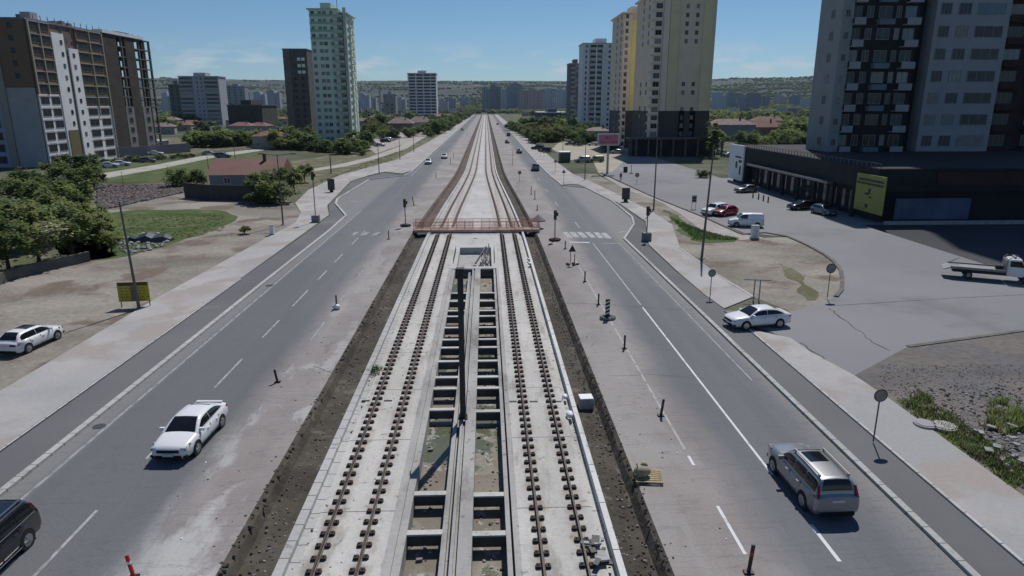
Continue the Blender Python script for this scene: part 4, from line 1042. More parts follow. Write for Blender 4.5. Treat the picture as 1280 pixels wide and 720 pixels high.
def make_car(kind, pm, name, label, cat='car', far=False, sunroof=False, rails=False, darkroof=False, spoiler=False, chrome=False, group=None):
    S = SPEC[kind]; L, W = S['L']/2, S['W']/2
    root = empty(name, (0,0,0), 0, label, cat, group)
    P = lambda part, fn, m: put(part, cached((kind, part, fn.__name__ if hasattr(fn,'__name__') else '', m[0].name if isinstance(m, list) else m.name), lambda: fn().mesh(part, m)), root)
    def body():
        g = MB(); rings = []
        st = [(L,.66,.38,S['hood']-.14),(L-.06,.82,.26,S['hood']-.05),(L-.22,.91,.20,S['hood']+.02),(L-.6,.96,.19,S['hood']+.09),(S['xb0']+.35,.985,.19,lerp(S['hood'],S['belt'],.75)),(S['xb0']-.05,1,.19,S['belt']+.0),
              (.3,1,.19,S['belt']),(-.6,1,.19,S['belt']+.01),(-1.2,.995,.19,lerp(S['belt'],S['deck'],.6)),(S['xb1']+.05,.98,.20,S['deck']),(-L+.28,.97,.22,S['deck']-.01),(-L+.08,.94,.28,S['deck']-.04),(-L,.86,.40,S['tail'])]
        for x, w, zl, zt in st:
            w *= W; h = zt-zl
            half = [(0,zl),(.80*w,zl),(.97*w,zl+.10),(w,zl+.30*h),(w*1.0,zl+.60*h),(.975*w,zl+.82*h),(.90*w,zt-.03),(.74*w,zt+.0),(.40*w,zt+.025),(0,zt+.035)]
            rings.append([(x,y,z) for y, z in half] + [(x,-y,z) for y, z in half[-2:0:-1]])
        g.loft(rings, 0, True); return g
    P('body', body, pm)
    zb, zr = S['belt']-.02, S['roof']
    B4 = [(S['xb0'], S['wbelt']), (S['xb1'], S['wbelt']-.03)]; R4 = [(S['xr0'], S['wroof']), (S['xr1'], S['wroof']-.02)]
    bz = [zb, S['deck']-.02]
    FL = lambda sgn: (B4[0][0], sgn*B4[0][1], zb); RL = lambda sgn: (B4[1][0], sgn*B4[1][1], bz[1]); FT = lambda sgn: (R4[0][0], sgn*R4[0][1], zr-.05); RT = lambda sgn: (R4[1][0], sgn*R4[1][1], zr-.06)
    xA, xB = S['xb0'], S['xb1']
    rearup = kind in ('suv', 'van', 'hatch')
    kp = [(xA, 0), (lerp(xA,S['xr0'],.5), .55), (lerp(xA,S['xr0'],.85), .86), (S['xr0']-.10, .955), (lerp(S['xr0'],S['xr1'],.45), 1.0), (S['xr1']+.1, .97 if rearup else .945), (lerp(S['xr1'],xB,.25), .90 if rearup else .82), (lerp(S['xr1'],xB,.6), .60 if rearup else .48), (xB, 0)]
    def prof(x):
        for (xa, pa), (xb, pb) in zip(kp[:-1], kp[1:]):
            if xa >= x >= xb: return pa + (pb-pa)*(xa-x)/max(1e-6, xa-xb)
        return 0
    def xs_list(x0, x1, n): return [lerp(x0, x1, k/n) for k in range(n+1)]
    NX = sorted(set([round(v, 4) for v in xs_list(xA, xB, 22)] + [round(k_[0], 4) for k_ in kp]), reverse=True)
    Hh = S['roof'] - zb
    def base(x): return lerp(zb, S['deck']-.03, (xA-x)/(xA-xB))
    def wat(p, x): return lerp(S['wbelt'], S['wroof'], p) - .05*((xA-x)/(xA-xB))**2*(.5+p)
    def sect(x, o=0.0):
        p = prof(x); z0 = base(x)-.02; zt = zb + Hh*p; zt = max(zt, z0+.004)
        half = [(wat(0,x), z0), (wat(.45*p,x)+.025*p, lerp(z0,zt,.45)), (wat(.88*p,x)+.01, lerp(z0,zt,.86)), (wat(p,x)*.88, lerp(z0,zt,.965)), (wat(p,x)*.5, zt), (0, zt+.012)]
        return half
    def cabin():
        g = MB(); rings = []
        for x in NX:
            h = sect(x); rings.append([(x,y,z) for y, z in h] + [(x,-y,z) for y, z in h[-2::-1]])
        g.loft(rings, 0, True, False, False); return g
    P('cabin', cabin, pm)
    def topglass(x0, x1, k, o=.012, n=8):
        g = MB(); rings = []
        for x in xs_list(x0, x1, n):
            h = sect(x); w = h[3][0]*k/.88*.95; d = (prof(x-.02)-prof(x+.02))*Hh/.04; nx = d/math.hypot(1,d)*-1; nz = 1/math.hypot(1,d)
            zc = h[5][1]; ze = lerp(h[3][1], h[4][1], .3); ox = -o*(-1 if d > 0 else 1)*abs(nx); ox = o*abs(nx)*(1 if d > 0 else -1)
            rings.append([(x+ox, yy, zz+o*nz) for yy, zz in ((-w,ze+.004),(-w*.6,h[4][1]+.002),(0,zc),(w*.6,h[4][1]+.002),(w,ze+.004))])
        g.loft(rings, 0, True, False, False); return g
    def wind(): return topglass(lerp(xA,S['xr0'],.06), lerp(xA,S['xr0'],.96), .90)
    def rearw(): return topglass(lerp(xB,S['xr1'],.16 if kind in ('suv','van') else .12), lerp(xB,S['xr1'],.86), .84)
    P('windscreen', wind, MGL); P('rear_window', rearw, MGL)
    for sg in (1, -1):
        bul = .03
        if kind == 'van': segs = [(.07,.36)] 
        elif kind == 'suv': segs = [(.06,.37),(.39,.66),(.68,.95)]
        else: segs = [(.08,.46),(.475,.90)]
        for q, (a, b) in enumerate(segs):
            xa_, xb_ = lerp(xA, xB, a), lerp(xA, xB, b)
            def sw():
                g = MB(); rings = []
                for x in xs_list(xa_, xb_, 7):
                    h = sect(x); z0, z1 = h[0][1]+.07, h[2][1]-.035
                    if z1 < z0+.01: z1 = z0+.01
                    pts = []
                    for t in (0, .5, 1):
                        z = lerp(z0, z1, t); f = (z-h[0][1])/max(.001, h[2][1]-h[0][1]); fm = .45/.86
                        y = lerp(h[0][0], h[1][0], f/fm) if f < fm else lerp(h[1][0], h[2][0], (f-fm)/(1-fm))
                        pts.append((x, sg*(y+.012), z))
                    rings.append(pts)
                g.loft(rings, 0, True, False, False); return g
            sw.__name__ = 'sw%d%d' % (sg, q); P('side_window', sw, MGL)
        if chrome:
            def cs():
                g = MB(); p, q_ = Vector(FL(sg)), Vector(RL(sg)); n_ = Vector((0, sg*.035, .03)); g.bar(p.lerp(q_,.1)+n_, p.lerp(q_,.95)+n_, .02, .03)
                p, q_ = Vector(FT(sg)), Vector(RT(sg)); g.bar(p.lerp(q_,.02)+Vector((0,0,.03)), p.lerp(q_,.98)+Vector((0,0,.03)), .035, .04)
                g.bar((1.0, sg*(W+.01), .30), (-1.0, sg*(W+.01), .30), .03, .05); return g
            cs.__name__ = 'cs%d' % sg; P('chrome_strip', cs, MCH)
        def hl():
            g = MB(); g.add([(L-.10,sg*.50,S['hood']-.14),(L-.42,sg*(W-.03),S['hood']-.03),(L-.50,sg*(W-.04),S['hood']+.05),(L-.16,sg*.52,S['hood']-.01),
                             (L-.35,sg*.45,S['hood']-.14),(L-.6,sg*(W-.15),S['hood']-.05),(L-.6,sg*(W-.2),S['hood']+.0),(L-.4,sg*.48,S['hood']-.04)], [(0,1,2,3),(0,4,5,1),(3,2,6,7),(0,3,7,4),(1,5,6,2),(4,7,6,5)])
            g.box((L-.16, sg*.66, S['hood']-.10), (.18,.26,.13)); return g
        hl.__name__ = 'hl%d' % sg; P('headlight', hl, MHL)
        def tl():
            g = MB()
            if kind in ('suv','van'): g.bar((-L+.09, sg*(W-.17), S['belt']-.16), (-L+.30, sg*(W-.235), S['roof']-.26), .10, .13)
            else: g.box((-L+.10, sg*(W-.36), S['deck']-.20), (.20,.40,.13)); g.box((-L+.22, sg*(W-.13), S['deck']-.18), (.24,.16,.12))
            return g
        tl.__name__ = 'tl%d' % sg; P('tail_light', tl, MTL)
        def mi():
            g = MB(); g.box((S['xb0']-.28, sg*(W+.02), S['belt']+.05), (.12,.24,.13)); g.bar((S['xb0']-.25, sg*(W-.18), S['belt']), (S['xb0']-.28, sg*(W), S['belt']+.03), .06, .04); return g
        mi.__name__ = 'mi%d' % sg; P('mirror', mi, pm)
        if not far:
            def sm():
                g = MB(); y = sg*(W-.005)
                for x in (S['xb0']-.12, -.12, -1.05): g.bar((x,y,.32),(x,y-sg*.02,S['belt']-.06), .02, .02)
                g.bar((S['xb0']-.12,y,.30),(-.95,y,.30),.02,.03); return g
            sm.__name__ = 'sm%d' % sg; P('door_seam', sm, M['dark'])
            for hx in (.12, -.85):
                def dh(): g = MB(); g.bx(hx-.09, hx+.09, sg*(W-.02), sg*(W+.03), S['belt']-.20, S['belt']-.165); return g
                dh.__name__ = 'dh%d%d' % (sg, hx > 0); P('door_handle', dh, pm)
        for wx in (S['wb']/2, -S['wb']/2):
            wr = .34 if kind in ('suv',) else .32
            wheel = empty('wheel', (wx, sg*(W-.10), wr)); wheel.parent = root
            def ty():
                g = MB(); g.cyl((0,-.11,0),(0,.11,0), wr, n=20); return g
            put('tyre', cached(('tyre', wr), lambda: ty().mesh('tyre', MT)), wheel)
            def ri():
                g = MB(); y = sg*.115
                g.cyl((0,sg*.09,0),(0,y,0), wr*.68, n=20, smooth=True)
                for k in range(5):
                    a = 2*math.pi*k/5; g.bar((0,y,0),(math.cos(a)*wr*.64,y,math.sin(a)*wr*.64),.05,.03)
                return g
            put('rim', cached(('rim', wr, sg, kind, far), lambda: ri().mesh('rim', MR if not far else M['steel'])), wheel)
            def ar():
                g = MB(); g.cyl((0, sg*.02, .02), (0, sg*.104, .02), wr+.06, n=22); return g
            put('wheel_arch', cached(('arch', wr, sg), lambda: ar().mesh('wheel_arch', MARCH)), wheel)
    def gr():
        g = MB(); g.box((L-.06, 0, S['hood']-.17), (.16, 1.0, .14)); g.box((L-.05, 0, .36), (.16, 1.15, .16)); g.box((L-.14, .70, .36), (.2,.22,.12)); g.box((L-.14, -.70, .36), (.2,.22,.12)); return g
    P('grille', gr, MARCH)
    def pl(): g = MB(); g.box((L+.03, 0, .46), (.03,.50,.11)); g.box((-L-.012, 0, S['tail']-.14), (.03,.50,.11)); return g
    P('number_plate', pl, MPL)
    def bp(): g = MB(); g.box((-L+.04, 0, .34), (.16, 1.35, .16)); return g
    P('bumper', bp, MARCH)
    zr_ = zr + .03
    if sunroof:
        def sr(): return topglass(S['xr0']-.18, S['xr0']-1.05, .62, .010)
        P('sunroof', sr, MGL)
    if darkroof:
        def dr(): return topglass(S['xr0']-.08, S['xr0']-.95, .80, .010)
        P('sunroof', dr, MGL)
    if rails:
        for sg in (1,-1):
            def rr(): g = MB(); g.bar((R4[0][0]-.1, sg*.60, zr+.07), (R4[1][0]+.1, sg*.58, zr+.07), .05, .04); g.box((R4[0][0]-.15, sg*.60, zr+.02), (.12,.05,.08)); g.box((R4[1][0]+.15, sg*.58, zr+.02), (.12,.05,.08)); return g
            rr.__name__ = 'rr%d' % sg; P('roof_rail', rr, MCH if chrome else M['steel'])
    if spoiler:
        def sp(): g = MB(); g.box((-L+.18, 0, S['deck']+.055), (.16, 1.30, .03)); g.box((-L+.20,.58,S['deck']+.01),(.10,.05,.10)); g.box((-L+.20,-.58,S['deck']+.01),(.10,.05,.10)); return g
        P('spoiler', sp, pm)
    return root

def place(root, kind, fpx, rpx, side, z=0.0):
    """fpx/rpx: photo points where the front and rear wheel of the visible side touch the ground; side 'L'/'R' of the car"""
    a, b = G(*fpx, z), G(*rpx, z); d = (a-b); d.z = 0; d.normalize()
    n = Vector((-d.y, d.x, 0)) * (1 if side == 'L' else -1)
    c = (a+b)/2 - n*(SPEC[kind]['W']/2)
    root.location = (c.x, c.y, z); root.rotation_euler = (0, 0, math.atan2(d.y, d.x)); return root

c = make_car('sedan', PW, 'white_sedan', 'white sedan with rear spoiler driving towards the camera on the left carriageway', spoiler=True); place(c, 'sedan', (247.5,569), (280,533), 'L')
c = make_car('suv', PS_, 'silver_suv', 'silver estate SUV with dark sunroof driving away on the right carriageway', sunroof=True, rails=True); place(c, 'suv', (964,589), (1002,636), 'L')
c = make_car('suv', PB, 'black_suv', 'black SUV with chrome window strip half cut off at the lower left edge', rails=True, chrome=True)
yw = Yrow(671); c.location = (-17.75, yw-1.38, 0); c.rotation_euler = (0,0,-math.pi/2)
c = make_car('hatch', PW, 'white_hatchback', 'white hatchback with black sunroof parked on the dirt at the left edge', darkroof=True); place(c, 'hatch', (72.5,425), (38,441), 'R', -.03)
c = make_car('sedan', PW, 'white_sedan', 'white sedan pulling out of the side street on the right'); place(c, 'sedan', (931,413), (976,409.5), 'L')
c = make_car('suv', PW, 'white_suv', 'white car behind the red one in the right parking lot', far=True); c.location = G(893,268); c.rotation_euler = (0,0,R(215))
c = make_car('hatch', PR, 'red_hatchback', 'red hatchback in the right parking lot', far=True); place(c, 'hatch', (903,271.5), (922,268.5), 'L')
c = make_car('van', PW, 'white_van', 'small white panel van behind the white utility box', 'van', far=True); place(c, 'van', (921,284), (946,284.5), 'L')
c = make_car('sedan', PS_, 'silver_sedan', 'silver sedan parked by the white sign of the dark podium', far=True); place(c, 'sedan', (928,241.5), (946,240.5), 'L')
c = make_car('sedan', PB, 'dark_sedan', 'dark sedan at the edge of the podium shade, left of the pair', far=True); place(c, 'sedan', (1001,263), (1014,262.5), 'L')
c = make_car('hatch', PBL, 'dark_hatchback', 'dark car with shining roof at the edge of the podium shade, right of the pair', far=True); c.location = G(1029,268); c.rotation_euler = (0,0,R(-80))
c = make_car('van', PBL, 'blue_van', 'small blue-grey van driving away on the far right carriageway', 'van', far=True); c.location = G(669,213); c.rotation_euler = (0,0,R(90))
c = make_car('hatch', PG, 'grey_car', 'tiny grey car on the right carriageway before the blue-grey van', far=True); c.location = G(649,191.5); c.rotation_euler = (0,0,R(90))
c = make_car('suv', PB, 'black_car', 'tiny black car farther up the right carriageway', far=True); c.location = G(635.5,170); c.rotation_euler = (0,0,R(90))
c = make_car('hatch', PB, 'black_car', 'tiniest black car far away on the right carriageway', far=True); c.location = G(622,156); c.rotation_euler = (0,0,R(90))
c = make_car('sedan', PW, 'white_car', 'white car on the far left carriageway, nearer of two', far=True); c.location = G(535.5,205); c.rotation_euler = (0,0,R(-90))
c = make_car('sedan', PW, 'white_car', 'white car on the far left carriageway, farther of two', far=True); c.location = G(555.5,198); c.rotation_euler = (0,0,R(-90))
c = make_car('hatch', PG, 'grey_car', 'small dark car far up the left carriageway', far=True); c.location = G(578,163); c.rotation_euler = (0,0,R(-90))
random.seed(21)
def many(kindp, spots, label, group):
    for (px, py, rz), (k, p) in zip(spots, kindp):
        c = make_car(k, p, 'parked_car', label, far=True, group=group); c.location = G(px, py); c.rotation_euler = (0,0,R(rz))
for (px, py, rz, k, p, lab) in [(728,203,185,'van',PBG,'beige van parked behind the lamp post, right of the green container'),(745,202.5,185,'van',PY,'olive-yellow van parked beside the billboard post'),
      (672,187,150,'suv',PB,'black car at the corner of the far right side road, left of the pair'),(681,190,150,'suv',PB,'black car at the corner of the far right side road, right of the pair'),
      (713,181.5,170,'sedan',PG,'grey car behind the sandy yard'),(741,182,170,'hatch',PW,'white car left of the billboard panel'),(771,192,175,'sedan',PS_,'silver car in the yellow tower forecourt'),
      (634,179,90,'hatch',PG,'faint grey car near the tram ditch on the far right carriageway'),
      (467,182,30,'suv',PG,'dark car in the far left car park, first'),(474,183,30,'sedan',PS_,'silver car in the far left car park'),(482,178,30,'suv',PB,'black car in the far left car park, middle'),(488,176,30,'hatch',PW,'white-roofed car in the far left car park'),(495,173,30,'suv',PB,'black car in the far left car park, last'),
      (137,209,10,'sedan',PW,'white car parked below the brown and white block, left one'),(152,207,10,'sedan',PW,'white car parked below the brown and white block, right one'),(195,194,10,'sedan',PW,'white car by the low grey wall'),(164,202,10,'hatch',PW,'white car behind the meadow path'),(185,203,10,'hatch',PG,'grey car behind the meadow path'),
      (262,194,10,'sedan',PS_,'silver car on the meadow road behind the red roof house'),(279,197,5,'suv',PBL,'blue-grey car on the meadow road behind the red roof house'),(903,193,20,'hatch',PW,'white car below the poplar right of the yellow tower'),(912,196,20,'sedan',PS_,'silver car beside the white one below the poplar'),
      (2,263,20,'hatch',PS_,'silver car at the left edge behind the trees')]:
    c = make_car(k, p, 'parked_car', lab, far=True); c.location = G(px, py); c.rotation_euler = (0,0,R(rz))

# flatbed recovery truck
tk = empty('flatbed_truck', (0,0,0), 0, 'white flatbed recovery truck parked at the right edge, half in shade', 'truck')
def tp(n, g, m, par=None, **k): return g.build(n, m, par or tk, **k)
g = MB(); g.bx(-4.0, 3.2, -.45, .45, .55, .80); tp('chassis', g, M['dark'])
g = MB(); g.bx(-4.4, 1.1, -1.15, 1.15, .98, 1.10); g.bx(-4.4,1.1,-1.18,-1.10,1.10,1.22); g.bx(-4.4,1.1,1.10,1.18,1.10,1.22)
g.add([(-4.4,-1.15,.98),(-5.1,-1.0,.80),(-5.1,1.0,.80),(-4.4,1.15,.98),(-4.4,-1.15,1.10),(-5.1,-1.0,.86),(-5.1,1.0,.86),(-4.4,1.15,1.10)], [(4,5,6,7),(0,1,5,4),(2,3,7,6),(1,2,6,5)]); tp('flatbed', g, mat('worn_deck_metal', (.22,.225,.235), .6, .2, 1))
g = MB(); g.bar((-4.3,.9,1.3),(-3.2,1.05,1.75),.08,.05); g.bar((-4.3,.5,1.3),(-3.4,.7,1.7),.08,.05); tp('ramp', g, M['steel'])
g = MB(); g.bx(1.15, 1.25, -1.0, 1.0, 1.0, 2.15); g.bar((1.2,-1,2.15),(1.6,-1,2.45),.07,.07); g.bar((1.2,1,2.15),(1.6,1,2.45),.07,.07); tp('headboard', g, M['steel'])
g = MB(); g.box((.7,0,1.3),(.7,.6,.35)); g.cyl((.7,-.4,1.35),(.7,.4,1.35),.2); tp('winch', g, M['dark'])
g = MB()
rg = []
for x, zl, zt, w in ((1.35,.7,2.20,.90),(1.6,.65,2.30,.95),(2.2,.6,2.32,.95),(2.65,.6,2.28,.94),(3.15,.6,1.55,.94),(3.3,.55,1.42,.93),(4.05,.5,1.30,.90),(4.25,.5,1.15,.84),(4.3,.55,1.0,.7)):
    rg.append([(x,-w,zl),(x,-w,lerp(zl,zt,.55)),(x,-w*.93,zt-.08),(x,-w*.75,zt),(x,w*.75,zt),(x,w*.93,zt-.08),(x,w,lerp(zl,zt,.55)),(x,w,zl)])
g.loft(rg, 0, False); tp('cab', g, PW, bevel=.04)
g = MB(); g.add([(2.72,-.78,2.20),(2.72,.78,2.20),(3.16,.84,1.60),(3.16,-.84,1.60)], [(0,1,2,3)]); g.v = [(x+.03,y,z+.02) for x,y,z in g.v]; tp('windscreen', g, MGL)
for sg in (1,-1):
    g = MB(); y = sg*.965; g.add([(1.55,y*.955,2.1),(2.6,y*.955,2.1),(3.05,y,1.55),(1.55,y,1.55)], [(0,1,2,3)]); g.add([(1.55,y*.93,2.1),(2.6,y*.93,2.1),(3.05,y*.97,1.55),(1.55,y*.97,1.55)], [(0,1,2,3)]); tp('side_window', g, MGL)
    g = MB(); g.box((3.1, sg*1.1, 1.6), (.1,.22,.3)); tp('mirror', g, M['black'])
    g = MB(); g.box((4.2, sg*.68, 1.0), (.12,.3,.2)); tp('headlight', g, MHL)
    for wx in (3.3, -2.4):
        wh = empty('wheel', (wx, sg*.86, .40)); wh.parent = tk
        g = MB(); g.cyl((0,-.13,0),(0,.13,0), .40, n=18); g.build('tyre', MT, wh)
        g = MB(); g.cyl((0,sg*.10,0),(0,sg*.14,0), .22, n=14); g.build('rim', M['steel'], wh)
g = MB(); g.box((2.0,0,2.42),(.22,1.2,.12)); tp('beacon_bar', g, M['steel'])
g = MB(); g.bar((1.9,-.8,2.42),(2.6,-.8,2.42),.04,.04); g.bar((1.9,.8,2.42),(2.6,.8,2.42),.04,.04); tp('roof_rack', g, M['steel'])
p = G(1237, 349); tk.location = (p.x, p.y, 0); tk.rotation_euler = (0,0,R(-27)); tk.scale = (.77,.9,.95)

# ------------------------------------------------------------------ street furniture
def lamp_post(px, py, top, label, arm=0, r=.09, kind='street_lamp', name='lamp_post', cat='lamp post', m='pole', base=.0):
    p = G(px, py); h = zat(p.x, p.y, top); rt = empty(name, p, 0, label, cat)
    g = MB(); g.cyl((0,0,0),(0,0,h), r*1.25, r*.6, 10); g.build('pole', M[m], rt)
    g = MB(); g.box((0,0,.04),(.5,.5,.08)); g.build('base_plate', M['conc'], rt)
    if arm:
        for sg in ((1,-1) if arm == 2 else (arm,)):
            g = MB(); g.bar((0,0,h-.15),(sg*1.9,0,h+.1),.07,.07); a_ = g.build('arm', M[m], rt)
            g = MB(); g.box((sg*2.1,0,h+.08),(.7,.28,.12)); g.build('lamp_head', M['dark'], a_)
    return rt
lamp_post(174, 386, 252, 'tall bare dull pole behind the yellow board on the dirt track', r=.10)
lamp_post(354, 281, 193, 'double-armed street lamp beside the left sidewalk bulge', arm=2)
lamp_post(474, 217, 178, 'plain pole on the left verge, nearest of the far ones')
lamp_post(500, 200, 172, 'plain pole on the left verge, second of the far ones')
lamp_post(517.5, 190, 166, 'plain pole on the left verge, third of the far ones')
lamp_post(877, 323, 181, 'tall leaning grey pole at the edge of the right sidewalk', r=.11)
lamp_post(817, 262, 150, 'tall grey pole before the yellow towers shade', r=.10)
lamp_post(731, 225, 176, 'grey pole between the beige van and the sandy yard', arm=0, r=.09)
lamp_post(703.5, 190, 168, 'thin pole rising behind the green container', r=.08)
lamp_post(262, 224, 194, 'thin lamp post on the meadow behind the bushes', r=.07)
lamp_post(294, 199, 168, 'thin lamp post by the meadow road', r=.08)
lamp_post(104, 290, 230, 'thin park lamp among the left trees', r=.06, arm=1)
lamp_post(414, 217, 183, 'short wooden-looking post in the left meadow', r=.12)
lamp_post(684-0, 0+219, 205, 'tiny pole at the right kerb bend') if False else None
lamp_post(155, 237, 214, 'thin pole by the rubble heap', r=.05)
# leaning of the right pole: photographed slightly out of plumb
for o in COL.objects:
    if o.get('label', '').startswith('tall leaning grey pole'): o.rotation_euler = (0, R(2.0), 0)
    if o.get('label', '').startswith('tall bare dull pole'): o.rotation_euler = (0, R(-2.0), 0)

def signal(px, py, top, label, block=True, z=0.0):
    p = G(px, py, z); h = zat(p.x, p.y, top); rt = empty('traffic_signal', p, 0, label, 'traffic light')
    g = MB(); g.cyl((0,0,0),(0,0,h-.2), .06, n=8); g.build('pole', M['pole'], rt)
    g = MB(); g.box((0,-.06,h-.62),(.34,.30,1.1)); hd = g.build('signal_head', M['black'], rt)
    for i, c in enumerate(((.12,.02,.02),(.12,.09,.02),(.02,.10,.05))):
        mm = bpy.data.materials.get('signal_lens_%d' % i) or mat('signal_lens_%d' % i, c, .3, .1, 5)
        g = MB(); g.cyl((0,-.21,h-.30-i*.32),(0,-.235,h-.30-i*.32), .11, n=12); g.build('lens', mm, hd)
        g = MB(); g.bar((0,-.30,h-.17-i*.32),(0,-.20,h-.16-i*.32),.24,.02); g.build('visor', M['black'], hd)
    g = MB(); g.box((.28,0,h-.55),(.16,.16,.4)); g.build('side_lamp', M['black'], rt)
    g = MB()
    if block: g.box((0,0,.5),(1.0,.9,1.0)); g.build('base_block', mat('signal_block_%d' % int(px), (.16,.16,.17) if px > 700 else (.20,.20,.22), .8, .2, 2), rt, bevel=.03)
    else:
        for i in range(6): a = i*1.05; g.ball((math.cos(a)*.42, math.sin(a)*.38, .16), .30, 0, 8, 6, (1.1,.8,.6))
        g.build('sandbag', M['rockdark'], rt)
    return rt
signal(395, 278, 214, 'traffic signal on a grey block on the left sidewalk')
signal(808, 301, 257, 'traffic signal on a dark block on the right service lane')
signal(693.5, 301, 262, 'traffic signal with dark sandbags right of the orange footbridge', False)
signal(507, 283, 248, 'traffic signal with dark sandbags left of the orange footbridge', False)

def disc_sign(px, py, cy, label, r=.33, rz=0, tri=False):
    p = G(px, py, .05); h = zat(p.x, p.y, cy); rt = empty('road_sign', p, rz, label, 'road sign')
    g = MB(); g.cyl((0,0,0),(0,0,h+.1), .035, n=8); g.build('post', M['pole'], rt)
    g = MB()
    if tri: g.add([(-r,-.05,h-r*.6),(r,-.05,h-r*.6),(0,-.05,h+r),(-r,-.03,h-r*.6),(r,-.03,h-r*.6),(0,-.03,h+r)], [(0,1,2),(5,4,3),(0,3,4,1),(1,4,5,2),(2,5,3,0)])
    else: g.cyl((0,-.045,h),(0,-.06,h), r, n=24)
    pl = g.build('sign_plate', M['pole'], rt)
    if not tri: g = MB(); g.cyl((0,-.06,h),(0,-.068,h), r*.8, n=24); g.cyl((0,-.04,h),(0,-.03,h),r*.95,n=24); g.build('sign_face', M['steel'], pl)
    return rt
disc_sign(1091.5, 552, 495, 'round road sign seen from behind beside the silver SUV on the right')
disc_sign(887.5, 371, 342, 'round road sign seen from behind left of the turning white sedan')
disc_sign(1034, 372, 336, 'round road sign on the tip of the dirt island', .42)
disc_sign(704.5, 231, 215, 'small diamond warning sign at the right kerb bend', .45, tri=True)
disc_sign(694, 216, 202, 'small sign post before the kerb bend on the right', .35)
disc_sign(649.5, 228, 216, 'small round sign beside the right tram ditch', .38)
disc_sign(676, 195, 187, 'small sign on the far right sidewalk, left one', .4)
disc_sign(680, 197, 190, 'small sign on the far right sidewalk, right one', .4)
disc_sign(796, 229, 219, 'faint grey sign at the walkway kerb right of the pedestrian', .45)
disc_sign(588-12, 191, 183, 'small sign on the far left shoulder', .35) if False else None

def panel_ad(px, py, top, w, label):
    p = G(px, py, .05); h = zat(p.x, p.y, top); rt = empty('advert_panel', p, 0, label, 'advertising panel')
    g = MB(); g.box((0,0,h*.58),(w,.30,h*.84)); g.build('panel', M['dark'], rt, bevel=.05)
    g = MB(); g.box((0,0,h*.08),(w*.5,.22,h*.17)); g.build('foot', M['black'], rt)
    g = MB(); g.box((0,-.16,h*.58),(w*.84,.03,h*.72)); g.box((0,.16,h*.58),(w*.84,.03,h*.72)); g.build('poster', M['glassdull'], rt)
panel_ad(414.5, 240, 224, 1.25, 'dark street advertising panel on the left sidewalk')
panel_ad(782, 252, 235, 1.3, 'dark street advertising panel on the right sidewalk')

# yellow site board on the dirt track
p = G(173, 383, -.03); yb_ = empty('site_board', p, R(6), 'yellow site information board with dark header on two thin legs', 'board')
S_ = 13.8 if True else 0
hz0 = zat(p.x, p.y, 375); hz1 = zat(p.x, p.y, 351)
g = MB(); g.box((-.1,-.25,(hz0+hz1)/2),(2.35,.06,hz1-hz0)); b_ = g.build('board', M['yellow'], yb_)
g = MB(); g.box((-.1,-.29,hz1-.16),(2.2,.02,.26)); g.build('header', wm('brown_header', (.10,.06,.05)), b_)
g = MB(); random.seed(9)
for k in range(5):
    x = -1.1
    while x < .8:
        w = random.uniform(.12,.3); g.box((x+w/2,-.29,hz1-.5-k*.24),(w,.02,.035)); x += w+.14
g.build('lettering', M['dark'], b_)
g = MB(); g.box((-.05,-.295,(hz0+hz1)/2-.1),(.5,.02,hz1-hz0-.3)); g.build('centre_panel', wm('brown_centre', (.20,.15,.09)), b_)
for x in (-1.15, .98):
    g = MB(); g.bar((x,-.22,0),(x,-.22,hz0+.3),.06,.06); g.build('leg', M['pole'], yb_)

# billboard, container, cabinets
p = G(759, 217); bb = empty('billboard', p, 0, 'white-framed pink billboard with red lettering on a single pale post', 'billboard')
h0 = zat(p.x, p.y, 182); h1 = zat(p.x, p.y, 167); sc1 = (p-CP).dot(VF)/F; W_ = 27*sc1
g = MB(); g.cyl((0,0,0),(0,0,h0+.5), .28, n=10); g.build('post', wm('pink_white_post', (.50,.45,.46)), bb)
g = MB(); g.box((0,0,(h0+h1)/2),(W_,.5,h1-h0)); pn = g.build('panel', wm('pale_frame', (.52,.50,.51)), bb)
g = MB(); g.box((0,-.27,(h0+h1)/2),(W_-.6,.03,h1-h0-.5)); g.build('poster', wm('pink_poster', (.48,.20,.24), .2, .5), pn)
g = MB(); random.seed(4); mx_ = W_/2
for k, (zz, wid, hh) in enumerate((((h0+h1)/2+.45, W_*.36, .75), ((h0+h1)/2-.55, W_*.8, .55))):
    x = -wid/2
    while x < wid/2-.2:
        w = random.uniform(.22,.42); g.box((x+w/2,-.30,zz),(w*.35,.03,hh)); g.box((x+w/2,-.30,zz+random.choice((-.3,0,.3))*hh),(w,.03,hh*.22)); x += w+.14
g.build('lettering', wm('red_letters', (.42,.02,.05)), pn)
p = G(706.5, 203); g0 = empty('container', p, 0, 'green metal container with white roof on the sandy yard', 'container')
w_ = 13*(p-CP).dot(VF)/F; hh = zat(p.x, p.y, 191)
g = MB(); g.bx(-w_/2, w_/2, 0, 4.5, .1, hh)
for i in range(12): x = -w_/2 + w_*(i+.5)/12; g.bx(x-.05, x+.05, -.05, -.002, .2, hh-.1)
g.build('box', wm('container_green', (.10,.125,.095)), g0); g = MB(); g.bx(-w_/2-.1, w_/2+.1, -.1, 4.6, hh, hh+.25); g.build('roof', M['white'], g0)
p = G(943, 298, 0); ub = empty('utility_cabinet', p, R(4), 'white utility cabinet at the top of the dirt island', 'utility box')
g = MB(); g.box((0,0,.8),(.85,.55,1.5)); g.build('cabinet', M['white'], ub, bevel=.02); g = MB(); g.box((0,0,.04),(1.0,.7,.14)); g.build('plinth', M['conc'], ub); g = MB(); g.box((0,0,1.58),(.95,.65,.07)); g.build('lid', M['steel'], ub)
